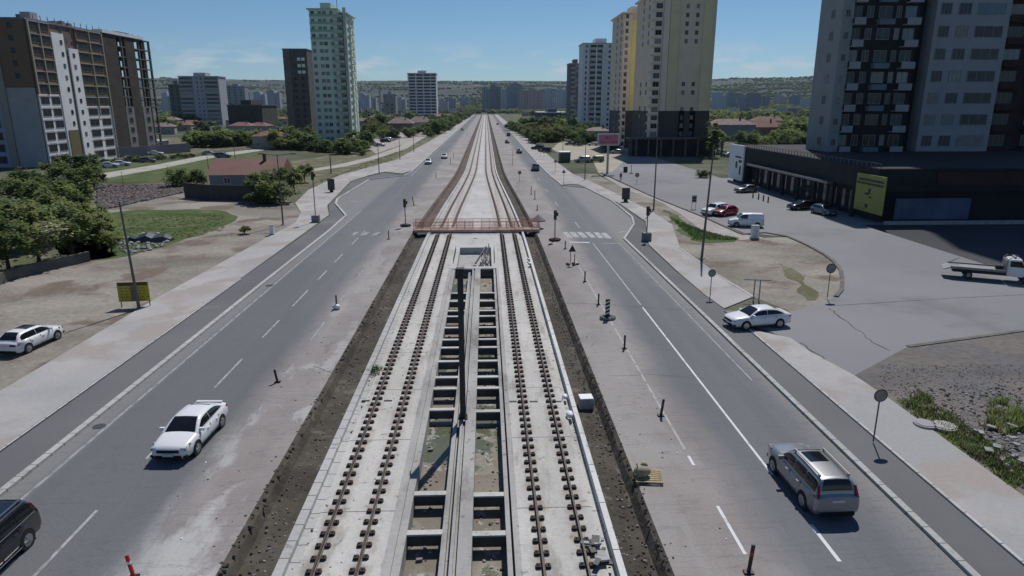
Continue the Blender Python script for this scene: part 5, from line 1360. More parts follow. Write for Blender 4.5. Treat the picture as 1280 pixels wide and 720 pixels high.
g = MB(); g.box((-.01,-.285,.8),(.02,.02,1.3)); g.box((.2,-.29,.9),(.05,.04,.12)); g.build('door_seam', M['dark'], ub)
p = G(340.5, 293, .05); ub = empty('utility_cabinet', p, R(8), 'small white utility cabinet at the edge of the left sidewalk', 'utility box')
g = MB(); g.box((0,0,.6),(.5,.5,1.1)); g.build('cabinet', M['white'], ub, bevel=.02); g = MB(); g.box((0,0,1.19),(.6,.6,.07)); g.build('lid', M['conc'], ub); g = MB(); g.box((0,0,.03),(.62,.62,.08)); g.build('plinth', M['conc'], ub)
# two-legged information board with thin posts by the turning sedan
p = G(945, 375, 0); ib = empty('notice_board', p, R(-10), 'bare two-post notice frame behind the turning white sedan', 'notice board')
hh = zat(p.x, p.y, 347)
for x in (-.22, .22):
    g = MB(); g.bar((x,0,0),(x,0,hh*.9),.10,.08); g.build('leg', wm('pale_timber', (.42,.38,.32)) if x < 0 else bpy.data.materials['pale_timber'], ib)
g = MB(); g.bar((-1.1,0,hh*.9),(1.1,0,hh*.9),.06,.10); g.build('crossbar', bpy.data.materials['pale_timber'], ib)
p = G(867, 261, 0); ib = empty('notice_board', p, 0, 'small grey two-post notice board on the walkway behind the tall pole', 'notice board')
g = MB(); g.box((0,-.03,1.55),(.75,.05,1.1)); g.build('board', M['steel'], ib); g = MB(); g.box((0,-.06,1.7),(.6,.02,.3)); g.box((0,-.06,1.3),(.6,.02,.25)); g.build('notice', M['dark'], ib)
for x in (-.3,.3): g = MB(); g.bar((x,0,0),(x,0,1.2),.06,.06); g.build('leg', M['steel'], ib)

# delineator posts, cones and weights
def delineator(px, py, top, label, m='dark', base=True, lean=0, bag=False):
    p = G(px, py, .0); h = max(.5, zat(p.x, p.y, top)); rt = empty('delineator_post', p, 0, label, 'post')
    rt.rotation_euler = (0, R(lean), 0)
    g = MB(); g.bx(-.06,.06,-.03,.03,.03,h); g.build('post', M[m], rt)
    g = MB(); g.bx(-.063,.063,-.033,.033,h*.62,h*.74); g.build('band', M['red'] if 'red and black' in label else (M['white'] if m == 'red' else M['pole']), rt)
    g = MB(); g.box((0,0,.03),(.34,.22,.06)); g.build('foot', M['black'], rt)
    if bag: g = MB(); g.ball((.0,-.1,.2), .30, 0, 10, 7, (1.1,.9,.7)); g.build('weight_bag', M['white'], rt)
delineator(780.5, 436, 419, 'dark delineator post on the right shoulder line, below the striped board')
delineator(826, 520, 499, 'dark delineator post on the right shoulder line beside the solid line end', lean=6)
delineator(935.5, 716, 681, 'red and black delineator post at the bottom edge right of the tracks', lean=4)
delineator(748, 381, 367, 'thin delineator post right above the striped board')
delineator(731, 352, 339, 'thin delineator post on the right shoulder line below the sandbag sign')
delineator(706.5, 311, 301, 'short delineator post by the stop line', 'pole')
delineator(347, 478, 462, 'dark delineator post on the left shoulder', lean=-8)
delineator(167.5, 722, 694, 'red delineator post at the bottom left edge', 'red', lean=-8)
delineator(421, 386, 369, 'post weighted with a white bag on the left shoulder', 'pole', bag=True)
delineator(486, 299, 288, 'small post on the left shoulder below the footbridge', 'pole')
delineator(517.5, 257, 246, 'small post behind the left traffic signal', lean=-10)
delineator(545, 222, 215, 'tiny post on the far left shoulder, first'); delineator(563, 205, 196, 'tiny post on the far left shoulder, second', 'pole'); delineator(567, 198, 191, 'tiny post on the far left shoulder, third'); delineator(584, 170, 165, 'tiny post on the far left shoulder, last')
delineator(664, 243, 233, 'tiny post on the far right shoulder, left of the pair', 'pole'); delineator(668.5, 249, 238, 'tiny post on the far right shoulder, right of the pair'); delineator(671.5, 263, 256, 'dark short post above the grey parasol'); delineator(640.5, 206, 197, 'tiny post on the far right shoulder, farthest', 'pole')
delineator(763-122, 200-5, 187, 'faint thin post on the right shoulder far away', 'pole')
for i, (px, py, t) in enumerate(((941,247,240),(948,249,243),(954,251,244),(960,253,246))):
    p = G(px, py); rt = empty('bollard', p, 0, ['black bollard nearest the silver sedan','second black bollard from the silver sedan','third black bollard from the silver sedan','black bollard farthest from the silver sedan'][i], 'bollard', 'bollards by the dark podium')
    g = MB(); g.cyl((0,0,0),(0,0,.85),.12,.10,10); g.build('post', M['black'], rt); g = MB(); g.ball((0,0,.87),.13); g.build('cap', M['dark'], rt)
# striped hazard board on stones and sandbag sign
p = G(759, 399, 0); hb = empty('hazard_board', p, 0, 'black and white striped board standing in pale stones on the right shoulder line', 'hazard board'); hh = zat(p.x, p.y, 374)
g = MB(); g.bx(-.17,.17,-.03,.03,.1,hh); g.build('board', M['black'], hb)
g = MB()
for k in range(4): z = .35+k*(hh-.4)/4; g.add([(-.17,-.034,z),(.17,-.034,z+.14),(.17,-.034,z+.26),(-.17,-.034,z+.12)], [(0,1,2,3)])
g.build('stripe', M['white'], hb)
g = MB()
for i in range(9): a = i*.7; g.ball((math.cos(a)*.45, math.sin(a)*.32, .12), random.uniform(.14,.22), 0, 7, 5)
g.build('stone', M['rock'], hb)
p = G(715, 331, 0); hb = empty('temporary_sign', p, 0, 'temporary sign on a thin frame weighted with dark sandbags by the stop line', 'temporary sign'); hh = zat(p.x, p.y, 306)
g = MB(); g.bar((-.18,0,0),(-.18,0,hh*.7),.06,.06); g.bar((.25,0,0),(.25,0,hh*.55),.08,.08); g.build('frame', M['pole'], hb)
g = MB(); g.add([(-.38,-.03,hh*.66),(.38,-.03,hh*.66),(0,-.03,hh),(-.38,.02,hh*.66),(.38,.02,hh*.66),(0,.02,hh)], [(0,1,2),(3,4,5),(0,1,4,3),(1,2,5,4),(2,0,3,5)]); g.build('sign_plate', M['dark'], hb)
g = MB()
for i in range(5): a = i*1.25; g.ball((math.cos(a)*.55, math.sin(a)*.35, .08), .17, 0, 7, 5, (1.2,.8,.6))
g.build('sandbag', M['rockdark'], hb)
# parasol
p = G(672.5, 285, 0); ps = empty('parasol', p, 0, 'faded grey parasol beside the right end of the orange footbridge', 'parasol'); hh = zat(p.x, p.y, 268)
g = MB(); g.cyl((0,0,0),(0,0,hh),.03,n=6); g.build('pole', M['pole'], ps)
g = MB(); n = 8
vs = [(0,0,hh)] + [(math.cos(2*math.pi*i/n+.39)*1.0, math.sin(2*math.pi*i/n+.39)*1.0, hh-.72) for i in range(n)] + [(math.cos(2*math.pi*i/n+.39)*1.0, math.sin(2*math.pi*i/n+.39)*1.0, hh-.88) for i in range(n)]
g.add(vs, [(0,1+i,1+(i+1)%n) for i in range(n)] + [(1+i,1+n+i,1+n+(i+1)%n,1+(i+1)%n) for i in range(n)]); g.build('canopy', wm('faded_canvas', (.20,.19,.20)), ps)
g = MB(); g.cyl((0,0,0),(0,0,.12),.3,n=10); g.build('foot', M['conc'], ps)

# orange footbridge / barrier over the corridor
fb = empty('footbridge', (-1.5, 85.3, 0), 0, 'orange-railed temporary footbridge crossing the tracks and ditches', 'footbridge')
YB = 85.0; xa_ = G(519,289).x - .0; xb_ = G(675,291).x
g = MB(); g.bx(xa_+1.5, xb_+1.5, -.25, 1.9, .22, .34); g.build('deck', wm('orange_brown_planks', (.34,.20,.14), .3, 1.5), fb)
g = MB(); g.bx(xa_+1.5, xb_+1.5, -.38, -.27, .10, .42); g.build('edge_beam', wm('weathered_edge_beam', (.50,.40,.36), .25, .8), fb)
for k, yy in enumerate((-.32, 1.95)):
    n = 15
    rl = MB()
    for z in (1.45, 1.0): rl.bar((xa_+1.5,yy,z),(xb_+1.5,yy,z),.05,.05)
    rl.build('handrail', M['orange'], fb)
    for i in range(n+1):
        x = lerp(xa_, xb_, i/n)+1.5; g = MB(); g.bar((x,yy,.3),(x,yy,1.45),.06,.06); g.build('railing_post', M['orange'], fb)
    infill = []
    for i in range(n):
        x0, x1 = lerp(xa_, xb_, i/n)+1.5, lerp(xa_, xb_, (i+1)/n)+1.5
        if i % 3 != 1:
            m_ = MB()
            for q in range(1, 7): x = lerp(x0,x1,q/7); m_.bar((x,yy,.35),(x,yy,1.42),.03,.02)
            m_.build('mesh_infill', M['orange'], fb)
for x in (-7.3, -9.2, 4.9, 6.1):
    g = MB(); g.bx(x+1.5-.2, x+1.5+.2, 0, 1.5, -.5, .22); g.build('trestle', M['rust'], fb)

# catenary mast
p = Vector((-1.32, Yrow(522), .04)); cm = empty('catenary_mast', p, 0, 'dark grey steel mast standing on the centre beam of the trench', 'mast'); hh = zat(p.x, p.y, 336)
g = MB(); g.bx(-.14,.14,-.14,-.12,0,hh-.04); g.bx(-.14,.14,.12,.14,0,hh-.04); g.bx(-.015,.015,-.12,.12,0,hh-.04); g.build('column', M['dark'], cm)
g = MB(); g.bx(-.24,.24,-.24,.24,0,.05)
for a in (-.18,.18):
    for b in (-.18,.18): g.cyl((a,b,.05),(a,b,.16),.025,n=6)
g.build('base_plate', M['dark'], cm); g = MB(); g.bx(-.2,.2,-.2,.2,hh-.04,hh); g.build('top_plate', M['dark'], cm)

# steel frame and cable coil in the pit
p = Vector((-.3, PY0+1.2, -.75)); sf = empty('steel_frame', p, 0, 'leaning dark steel lattice with coiled cables in the small pit', 'steel frame')
g = MB(); g.bar((-.9,0,.75),(.2,5.0,1.5),.14,.12); g.bar((.0,0,.7),(-.1,5.0,1.4),.10,.08); g.bar((.55,6.2,1.3),(-.1,1,.8),.10,.08); g.bar((.3,2,.6),(.5,7.5,1.3),.1,.1); g.build('lattice', M['dark'], sf)
g = MB()
for k, (rx, ry, cx_) in enumerate(((.42,1.5,.15),(.32,1.9,.3))):
    pts = [(cx_+math.cos(t)*rx, 2.5+math.sin(t)*ry, .8+.3*math.sin(t)) for t in [i*math.pi/8 for i in range(17)]]
    for a, b in zip(pts[:-1], pts[1:]): g.cyl(a, b, .05, n=5)
g.build('cable_coil', M['black'], sf)
p = Vector((-1.9, PY0+.6, -.74)); g = MB()
for i in range(9): g.ball((random.uniform(-.7,.7), random.uniform(-.3,.3), .75+random.uniform(0,.25)-.55), random.uniform(.12,.28), 0, 6, 5)
g.build('scrap_heap', M['rockdark'], loc=p, label='small dark scrap heap at the edge of the pit', cat='scrap')
for x, lab in ((-3.45,'left'), (.78,'right')):
    g = MB()
    for i in range(8): g.cyl((0,i*.9,-.02),(0,i*.9,.55),.02,n=5)
    g.bar((0,-.1,.05),(0,6.6,.05),.05,.05); g.build('rebar_row', M['dark'], loc=(x, PY0+1.5, .0), label='row of dark rebar stubs along the %s side of the small pit' % lab, cat='rebar')

# pallet with sack, concrete block, small things
p = G(812, 606, 0); pa = empty('pallet', p, R(-6), 'weathered wooden pallet on the right shoulder', 'pallet')
for i in range(7): g = MB(); g.box((0,-.48+i*.16+.5,.13),(1.15,.10,.03)); g.build('slat', M['wood'], pa)
for x in (-.52,0,.52): g = MB(); g.box((x,.5,.065),(.10,1.1,.10)); g.build('bearer', M['wood'], pa)
g = MB(); g.ball((0,0,.23),.38,0,12,8,(1.0,.75,.62)); g.ball((.10,.14,.42),.17,0,8,6,(1,.8,.9)); g.bar((-.2,.0,.35),(-.28,-.02,.62),.05,.05); g.build('cement_sack', M['sack'], loc=(p.x-.22, p.y+.5, .15), label='lumpy tan sack lying on the pallet', cat='sack')
p = G(733.5, 512, -.45); cb = empty('concrete_block', p, R(3), 'grey concrete inspection box with white top in the right ditch', 'concrete box')
g = MB(); g.box((0,.35,.28),(.80,.75,.56)); g.build('box', M['conc'], cb, bevel=.04); g = MB(); g.box((0,.35,.60),(.74,.68,.08)); g.build('lid', M['white'], cb, bevel=.02)
for px, py, r, lab in ((712,521,.20,'white bag by the right edge beam beside the concrete box'),(706,498,.16,'pale bag by the right edge beam above the white bag'),(660,325,.15,'small dark and white bucket by the far right edge beam'),(662,331,.2,'white lump by the far right edge beam')):
    p = G(px, py, .02); g = MB(); g.ball((0,0,r*.7), r, 0, 9, 7, (1,1.6,.8)); g.ball((.05,r*1.2,r*.5), r*.7, 0, 8, 6); g.build('bag', M['white'], loc=p, label=lab, cat='bag')
p = G(746, 697, .0); g = MB(); random.seed(3)
for i in range(14): g.box((random.uniform(-.25,.3), random.uniform(-.6,.9), .1+random.uniform(0,.15)), (random.uniform(.1,.3),random.uniform(.1,.5),.08), i % 2, random.uniform(0,3))
g.build('debris', [M['dark'], M['conc']], loc=p, label='dark and pale scraps heaped against the right edge beam at the bottom', cat='debris')
for px, py, r, m_, lab in ((1180,535,.62,'kerb','round pale concrete manhole cover on the weedy verge'),(1156,532,.55,'walk','half-sunk round manhole rim at the sidewalk edge')):
    p = G(px, py, 0); g = MB(); g.cyl((0,0,-.02),(0,0,.14), r, r*.97, 24); g.cyl((0,0,.14),(0,0,.17), r*.8, r*.78, 24, 0); g.build('manhole_cover', M[m_], loc=p, label=lab, cat='manhole', bevel=.015)
# weeds on the left edge beam
# person walking
def person(px, py, label):
    p = G(px, py, .05); rt = bpy.data.meshes.new('person')
    V_ = [(0,0,.95),(0,0,1.15),(0,0,1.40),(0,0,1.52),(0,.01,1.66),(.10,0,.90),(.13,.10,.50),(.13,.02,.08),(-.10,0,.90),(-.12,-.10,.50),(-.12,-.24,.10),(.19,0,1.40),(.25,-.06,1.12),(.23,-.16,.88),(-.19,0,1.40),(-.25,.05,1.12),(-.23,.08,.88),(.13,-.12,.04),(-.12,-.36,.06),(0,-.01,1.74)]
    E_ = [(0,1),(1,2),(2,3),(3,4),(4,19),(0,5),(5,6),(6,7),(0,8),(8,9),(9,10),(2,11),(11,12),(12,13),(2,14),(14,15),(15,16),(7,17),(10,18)]
    rt.from_pydata(V_, E_, [])
    o = bpy.data.objects.new('person', rt); COL.objects.link(o); o.location = p
    sk = o.modifiers.new('skin', 'SKIN'); sub = o.modifiers.new('sub', 'SUBSURF'); sub.levels = 1; sub.render_levels = 2
    rr = [.13,.14,.15,.055,.085,.095,.065,.045,.095,.065,.045,.06,.045,.035,.06,.045,.035,.04,.04,.07]
    for v, r in zip(rt.skin_vertices[0].data, rr): v.radius = (r, r)
    rt.skin_vertices[0].data[0].use_root = True
    rt.materials.append(M['black']); tag(o, label, 'person')
    g = MB(); g.ball((0,.01,1.70),.105,0,10,8,(.9,1,1.15)); g.build('hair', M['dark'], o)
    return o
person(775.8, 226, 'person in dark clothes walking on the pinkish walkway past the parking lot')
p = G(789, 217, 0); g = MB(); g.cyl((0,0,0),(0,0,2.0),.06,n=8); g.box((0,0,.06),(.9,.6,.12)); g.box((-.75,3.2,.7),(.9,.6,1.3)); g.build('barrier_post', M['dark'], loc=p, label='dark gate barrier post in front of the yellow tower forecourt', cat='post')
# ------------------------------------------------------------------ vegetation
def leafmat(name, c, c2):
    m, nt, b = newmat(name)
    oi = N(nt, 'ShaderNodeObjectInfo'); vec = N(nt, 'ShaderNodeTexCoord').outputs['Object']
    f = noiz(nt, vec, .9, 3, .35, .65)
    col = mixc(nt, f, c, c2)
    hv = N(nt, 'ShaderNodeHueSaturation'); nt.links.new(col, hv.inputs['Color'])
    nt.links.new(maprange(nt, oi.outputs['Random'], 0, 1, .47, .53), hv.inputs['Hue']); nt.links.new(maprange(nt, oi.outputs['Random'], 0, 1, 1.25, .75), hv.inputs['Value'])
    nt.links.new(hv.outputs[0], b.inputs['Base Color']); b.inputs['Roughness'].default_value = .8; b.inputs['Specular IOR Level'].default_value = .2
    tr_ = N(nt, 'ShaderNodeBsdfTranslucent'); nt.links.new(hv.outputs[0], tr_.inputs['Color']); mxs = N(nt, 'ShaderNodeMixShader'); mxs.inputs[0].default_value = .5; nt.links.new(b.outputs[0], mxs.inputs[1]); nt.links.new(tr_.outputs[0], mxs.inputs[2]); nt.links.new(mxs.outputs[0], nt.nodes['Material Output'].inputs['Surface'])
    return m
LG = leafmat('leaf_green', (.14,.205,.060), (.22,.29,.095)); LY = leafmat('leaf_yellow_green', (.20,.24,.09), (.27,.29,.13)); LD = leafmat('leaf_dark', (.08,.122,.046), (.13,.18,.070)); LB = leafmat('leaf_olive_brown', (.10,.09,.045), (.14,.12,.06)); LW = leafmat('blossom_pale', (.34,.36,.28), (.42,.42,.36))
def crown(rx, rz, zc, n, cl, mats, size, seed, weights=(5,3,1), hollow=.35):
    rnd = random.Random(seed); g = MB(); cs = []
    for i in range(cl):
        while True:
            v = Vector((rnd.uniform(-1,1), rnd.uniform(-1,1), rnd.uniform(-1,1)))
            if hollow < v.length < 1: break
        cs.append((Vector((v.x*rx, v.y*rx, zc+v.z*rz)), rnd.uniform(.22,.42)*rx, rnd.choices(range(len(mats)), weights[:len(mats)])[0]))
    for i in range(n):
        c, r, mi = rnd.choice(cs)
        d = Vector((rnd.gauss(0,.5), rnd.gauss(0,.5), rnd.gauss(0,.42)))*r
        p = c + d; s = size*rnd.uniform(.6,1.3)
        a = Vector((rnd.uniform(-1,1), rnd.uniform(-1,1), rnd.uniform(-.35,.35))).normalized(); b = a.cross(Vector((rnd.gauss(0,.45), rnd.gauss(0,.45), 1))).normalized()
        g.add([p-a*s*.5, p+b*s*.32, p+a*s*.5, p-b*s*.32], [(0,1,2,3)], mi if rnd.random() < .8 else rnd.randrange(len(mats)))
    return g, cs
def tree_tpl(kind, seed):
    if kind == 'broad': h, rx, rz, zc, n, cl, ms, sz = 1.0, .44, .34, .62, 2500, 24, [LG, LY, LD], .075
    elif kind == 'dark': h, rx, rz, zc, n, cl, ms, sz = 1.0, .42, .40, .58, 2400, 22, [LD, LG], .09
    elif kind == 'poplar': h, rx, rz, zc, n, cl, ms, sz = 1.0, .17, .46, .54, 2200, 30, [LG, LY], .06
    elif kind == 'bush': h, rx, rz, zc, n, cl, ms, sz = 1.0, .62, .45, .48, 2200, 22, [LD, LG], .11
    elif kind == 'olive': h, rx, rz, zc, n, cl, ms, sz = 1.0, .45, .36, .58, 2200, 24, [LB, LG, LY], .09
    elif kind == 'flower': h, rx, rz, zc, n, cl, ms, sz = 1.0, .44, .34, .60, 2100, 22, [LG, LY, LW], .075
    elif kind == 'sdark': h, rx, rz, zc, n, cl, ms, sz = 1.0, .55, .46, .48, 2000, 24, [LD, LG], .11
    elif kind == 'sbroad': h, rx, rz, zc, n, cl, ms, sz = 1.0, .52, .46, .50, 2000, 24, [LG, LD, LY], .11
    elif kind == 'solive': h, rx, rz, zc, n, cl, ms, sz = 1.0, .55, .45, .48, 2000, 24, [LB, LG, LD], .11
    g, cs = crown(rx, rz, zc, n, cl, ms, sz, seed)
    cm = g.mesh('crown', ms)
    t = MB(); t.cyl((0,0,-.03),(.01,0,.35), .035, .026, 8)
    t.cyl((.01,0,.35),(0,.01,zc), .026, .016, 7)
    for c, r, _ in cs[:9]: t.cyl((.01,0,.28+random.uniform(0,.15)), tuple(c*.9), .014, .005, 5)
    return cm, t.mesh('trunk', M['trunk'])
random.seed(17)
TP = {k: [tree_tpl(k, 31*i+len(k)) for i in range(2)] for k in ('broad','dark','poplar','bush','olive','flower','sdark','sbroad','solive')}
def tree(px, py, h, kind, label, group=None, wide=1.0, nm=None, xy=None):
    p = G(px, py) if xy is None else Vector((xy[0], xy[1], max(0, hills_h(*xy)-3) if xy[1] > 1400 else 0))
    nm = nm or ('bush' if kind == 'bush' else 'tree')
    rt = empty(nm, p, random.uniform(0, 6.28), label, nm, group); cm, tm = random.choice(TP[kind])
    rt.scale = (h*wide, h*wide*random.uniform(.9,1.1), h)
    put('trunk', tm, rt); put('crown', cm, rt); return rt

def mass(px, py, h, k, label, grp):
    kk = {'dark':'sdark','broad':'sbroad','olive':'solive'}[k]
    tree(px, py, h, kk, label, grp, 1.15, nm='tree'); tree(px+random.uniform(-5,5), py+random.uniform(-2,2.5), h*random.uniform(.55,.85), random.choice(('sdark', kk)), label, grp, 1.3, nm='tree')
# named near trees
near = [(12,342,5.0,'broad',1.1),(50,334,5.2,'flower',1.1),(92,322,5.0,'broad',1.15),(124,311,4.4,'broad',1.1),(74,306,5.2,'flower',1.1),(36,312,5.4,'broad',1.1),(4,314,5.6,'broad',1.1),(14,290,5.2,'flower',1.1),(56,290,5.2,'broad',1.1),(100,296,4.6,'broad',1.1),
        (84,272,5.4,'dark',1.1),(40,268,5.4,'broad',1.1),(6,268,5.4,'broad',1.1),(64,258,5.4,'flower',1.1),(98,262,5.2,'dark',1.0),(30,250,5.2,'dark',1.1),(50,244,4.6,'broad',1.1),(80,243,5.2,'dark',1.1),(104,246,5.2,'dark',1.1),(118,236,5.0,'dark',1.0),(70,228,5.0,'dark',1.1),(95,224,5.5,'dark',1.3),(112,220,5.0,'dark',1.2),(128,292,3.6,'broad',1.1),(140,316,2.6,'broad',1.2)]
ND = {'broad': 'leafy green tree in the dense group at the left edge', 'flower': 'green tree with pale blossom in the dense group at the left edge', 'dark': 'dark green tree at the back of the group at the left edge'}
for px, py, h, k, w in near: tree(px, py, h, k, ND[k], 'trees at the left edge, ' + k, w)
tree(222, 234, 3.9, 'bush', 'round dark bush beside the rubble heap, left of two', None, 1.0); tree(247, 232, 3.4, 'bush', 'round dark bush beside the rubble heap, right of two', None, 1.0)
tree(329, 251, 5.2, 'broad', 'leafy tree in front of the red metal roof house', None, 1.2); tree(310, 245, 2.0, 'bush', 'low bush before the dark yard wall', None, 1.2)
tree(368, 240, 4.6, 'olive', 'olive-brown tree with pale stems right of the red metal roof house', None, .95); tree(352, 236, 4.4, 'broad', 'small tree squeezed behind the double-armed lamp', None, 1.0)
tree(381, 228, 4.0, 'broad', 'small green tree at the corner of the left verge', None, .9); tree(341, 254, 3.8, 'bush', 'low bush at the foot of the leafy tree by the red roof house', None, 1.3); tree(325, 255, 2.2, 'bush', 'lowest bush at the edge of the dirt track', None, 1.3)
tree(887, 197, 11.5, 'poplar', 'tall narrow bright green poplar right of the yellow tower', None, 1.35); tree(896, 192, 8, 'broad', 'broad green tree behind the poplar', None, .9)
tree(876, 222, 1.8, 'bush', 'low dark bush with a pale dry shrub in the middle of the parking lot', None, 1.1); tree(882, 222, 1.7, 'bush', 'low dark bush in the parking lot, right half of the clump', None, 1.0)
for i, (px, py, h, k) in enumerate(((350,186,7,'dark'),(362,184,8,'dark'),(378,185,8,'dark'),(392,188,6,'broad'),(402,190,5,'broad'),(436,192,6,'broad'),(447,188,8,'broad'),(458,184,6,'broad'),(425,192,4,'dark'),(452,193,3,'broad'),(412,190,4,'dark'))):
    mass(px, py, h, k, 'leafy tree at the foot of the green tower', 'trees at the foot of the green tower')
for i in range(22): tree(238+i*4.2+random.uniform(-2,2), 182+random.uniform(-3,3), random.uniform(4.5,6.5), 'sdark', 'dark tree in the dense row behind the left meadow', 'dense dark row behind the left meadow', 1.2)
for px, py, h, k in ((462,170,7,'broad'),(470,166,7,'olive'),(478,172,6,'dark'),(486,170,6,'dark'),(493,174,5,'dark'),(510,172,5,'dark'),(518,170,5,'dark'),(540,168,8,'dark'),(548,166,9,'broad'),(556,163,8,'dark'),(534,170,5,'dark'),(560,158,8,'olive'),(566,156,8,'dark'),(572,153,7,'dark'),(577,150,8,'dark'),(583,147,9,'dark'),(588,145,8,'dark'),(566,150,8,'dark'),(574,147,8,'dark'),(554,152,8,'dark'),(540,152,8,'broad'),(464,160,8,'olive'),(474,158,8,'broad')):
    mass(px, py, h, k, 'tree in the belt between the green tower and the far road', 'tree belt left of the far road')
for px, py, h, k in ((643,164,6,'dark'),(648,167,6,'olive'),(654,169,6,'dark'),(660,172,6,'olive'),(666,175,6,'olive'),(672,178,6,'olive'),(679,175,7,'olive'),(686,173,8,'olive'),(693,177,7,'olive'),(700,176,7,'dark'),(661,163,8,'dark'),(668,163,9,'dark'),(677,163,9,'dark'),(686,164,9,'dark'),(694,163,8,'dark'),(704,168,8,'dark'),(712,167,8,'dark'),(728,172,8,'dark'),(734,178,7,'dark'),(757,190,4,'dark'),(765,188,4,'dark'),(745,168,6,'dark'),(640,160,5,'dark'),(654,158,7,'dark'),(720,176,6,'dark'),(727,180,6,'dark')):
    mass(px, py, h, k, 'tree in the clump right of the far road', 'tree clump right of the far road')
for px, py, h, k in ((900,160,9,'broad'),(912,156,8,'broad'),(925,160,8,'broad'),(935,170,6,'broad'),(940,180,6,'dark'),(930,184,6,'dark'),(948,184,5,'dark'),(985,175,9,'broad'),(993,172,11,'broad'),(1001,176,11,'broad'),(1008,180,10,'broad'),(978,180,7,'broad'),(970,184,6,'dark'),(990,184,7,'broad'),(1003,188,7,'broad'),(960,188,5,'dark'),(1012,166,10,'dark'),(980,160,9,'dark'),(970,157,8,'dark')):
    mass(px, py, h, k, 'green tree beyond the dark podium on the right', 'trees beyond the dark podium')
random.seed(33)
for i in range(95):
    Y = random.uniform(380, 900); px = random.choice((random.uniform(200, 590), random.uniform(640, 710), random.uniform(890, 1015), random.uniform(200,590))); x = Xat(px, Y)
    if -60 < x < 40 and Y < 1200: continue
    tree(0, 0, random.uniform(6, 11), random.choice(('sdark','sdark','sbroad','solive')), 'one of the scattered distant trees across the valley', 'scattered distant trees', 1.5, xy=(x, Y))

SH = {'dark':'sdark','broad':'sbroad','olive':'solive'}
# ------------------------------------------------------------------ ground cover and loose stones (uncountable)
def stones(name, pts, mats, label, rmin, rmax, z):
    g = MB(); rnd = random.Random(len(pts))
    for p in pts:
        r = rnd.uniform(rmin, rmax)**1; n = 5; c = Vector((p[0], p[1], z))
        rg = [[c+Vector((math.cos(2*math.pi*i/n+k)*r*q*rnd.uniform(.7,1.2), math.sin(2*math.pi*i/n+k)*r*q*rnd.uniform(.7,1.2), r*h)) for i in range(n)] for k, (q, h) in enumerate(((1,0),(.9,.45),(.4,.8)))]
        g.loft(rg, rnd.randrange(len(mats)), False)
    g.build(name, mats, label=label, kind='stuff')
rnd = random.Random(2)
stones('ditch_stones', [(rnd.uniform(-8.9,-7.7), 12+rnd.random()**1.5*70) for _ in range(700)], [M['rockdark'], M['rockdark'], M['rock']], 'loose clods and stones in the left ditch', .02, .07, -.46)
stones('ditch_stones', [(rnd.uniform(4.8,5.9), 12+rnd.random()**1.5*70) for _ in range(1300)], [M['rockdark'], M['rockdark'], M['rockdark'], M['rock']], 'loose clods and stones in the right ditch', .02, .07, -.46)
stones('ditch_edge_clods', [(-9.38+rnd.gauss(0,.10), 12+rnd.random()**1.3*70) for _ in range(360)], [M['rockdark'], M['darkdirt']], 'crumbling dark clods along the rim of the left ditch', .02, .11, -.05)
stones('ditch_edge_clods', [(6.28+rnd.gauss(0,.09), 12+rnd.random()**1.3*70) for _ in range(420)], [M['rockdark'], M['darkdirt']], 'crumbling dark clods along the rim of the right ditch', .02, .10, -.05)
stones('trench_rubble', [(rnd.choice((rnd.uniform(-3.1,-1.9), rnd.uniform(-.6,.6))), 14+rnd.random()**1.3*50) for _ in range(500)], [M['rock'], M['rockdark'], M['conc']], 'broken concrete and mud lumps on the trench floor', .02, .09, -.84)
stones('litter', [(rnd.choice((rnd.uniform(-13,-9.6), rnd.uniform(6.5,9), rnd.uniform(-7.0,-6.5), rnd.uniform(4.1,4.4), rnd.uniform(-5.6,-4.9))), 14+rnd.random()**1.4*70) for _ in range(420)], [M['rock'], M['white'], M['rockdark']], 'scattered grit and scraps on shoulders and slabs', .02, .06, .0)
hp = []
for _ in range(4200):
    px = rnd.uniform(122, 232); t = (px-122)/110; py = rnd.uniform(lerp(232, 232, t), lerp(264, 240, t)); q = G(px, py); hp.append((q.x, q.y))
stones('rubble_heap', hp, [wm('grey_rubble', (.15,.145,.14)), M['brick'], M['rockdark'], wm('pink_rubble', (.22,.15,.14)), wm('blue_rubble', (.10,.115,.15)), M['white']][:5], 'sprawling heap of mixed grey, pink and blue rubble behind the grass patch', .10, .42, .0)
lp = []
for _ in range(1500):
    px = rnd.uniform(1130, 1280); py = rnd.uniform(480, 620); q = G(px, py)
    if q.x > 22.6 and (rnd.random() < .35 or py > 540): lp.append((q.x, q.y))
stones('rubble', lp, [M['rock'], M['rockdark'], M['rockdark'], M['conc']], 'broken stones strewn over the vacant lot', .03, .13, -.03)
gp = []
for _ in range(4500):
    q = G(rnd.uniform(1100, 1285), rnd.uniform(455, 625))
    if q.x > 22.6: gp.append((q.x, q.y))
stones('gravel', gp, [wm('dark_gravel', (.10,.10,.105)), M['rock'], M['rockdark']], 'dark gravel covering the vacant lot', .015, .06, -.03)
g = MB()
for _ in range(16): g.box((rnd.uniform(-1.6,1.6), rnd.uniform(-2.0,2.0), .05+rnd.uniform(0,.2)), (rnd.uniform(.15,.5), rnd.uniform(.1,.35), .07), 0, rnd.uniform(0,3))
p = G(1266, 560); g.build('broken_slabs', M['rock'], loc=p, label='heap of broken pale slabs at the lower right edge', kind='stuff')
sp = [(G(px, py)) for px, py in [(rnd.uniform(150,210), rnd.uniform(292,330)) for _ in range(160)] if abs((py-312)+(px-150)*.3) < 12]
stones('pale_rubble', [(q.x, q.y) for q in sp], [M['rock'], M['conc']], 'pale rubble at the edge of the grass patch', .12, .35, .0)

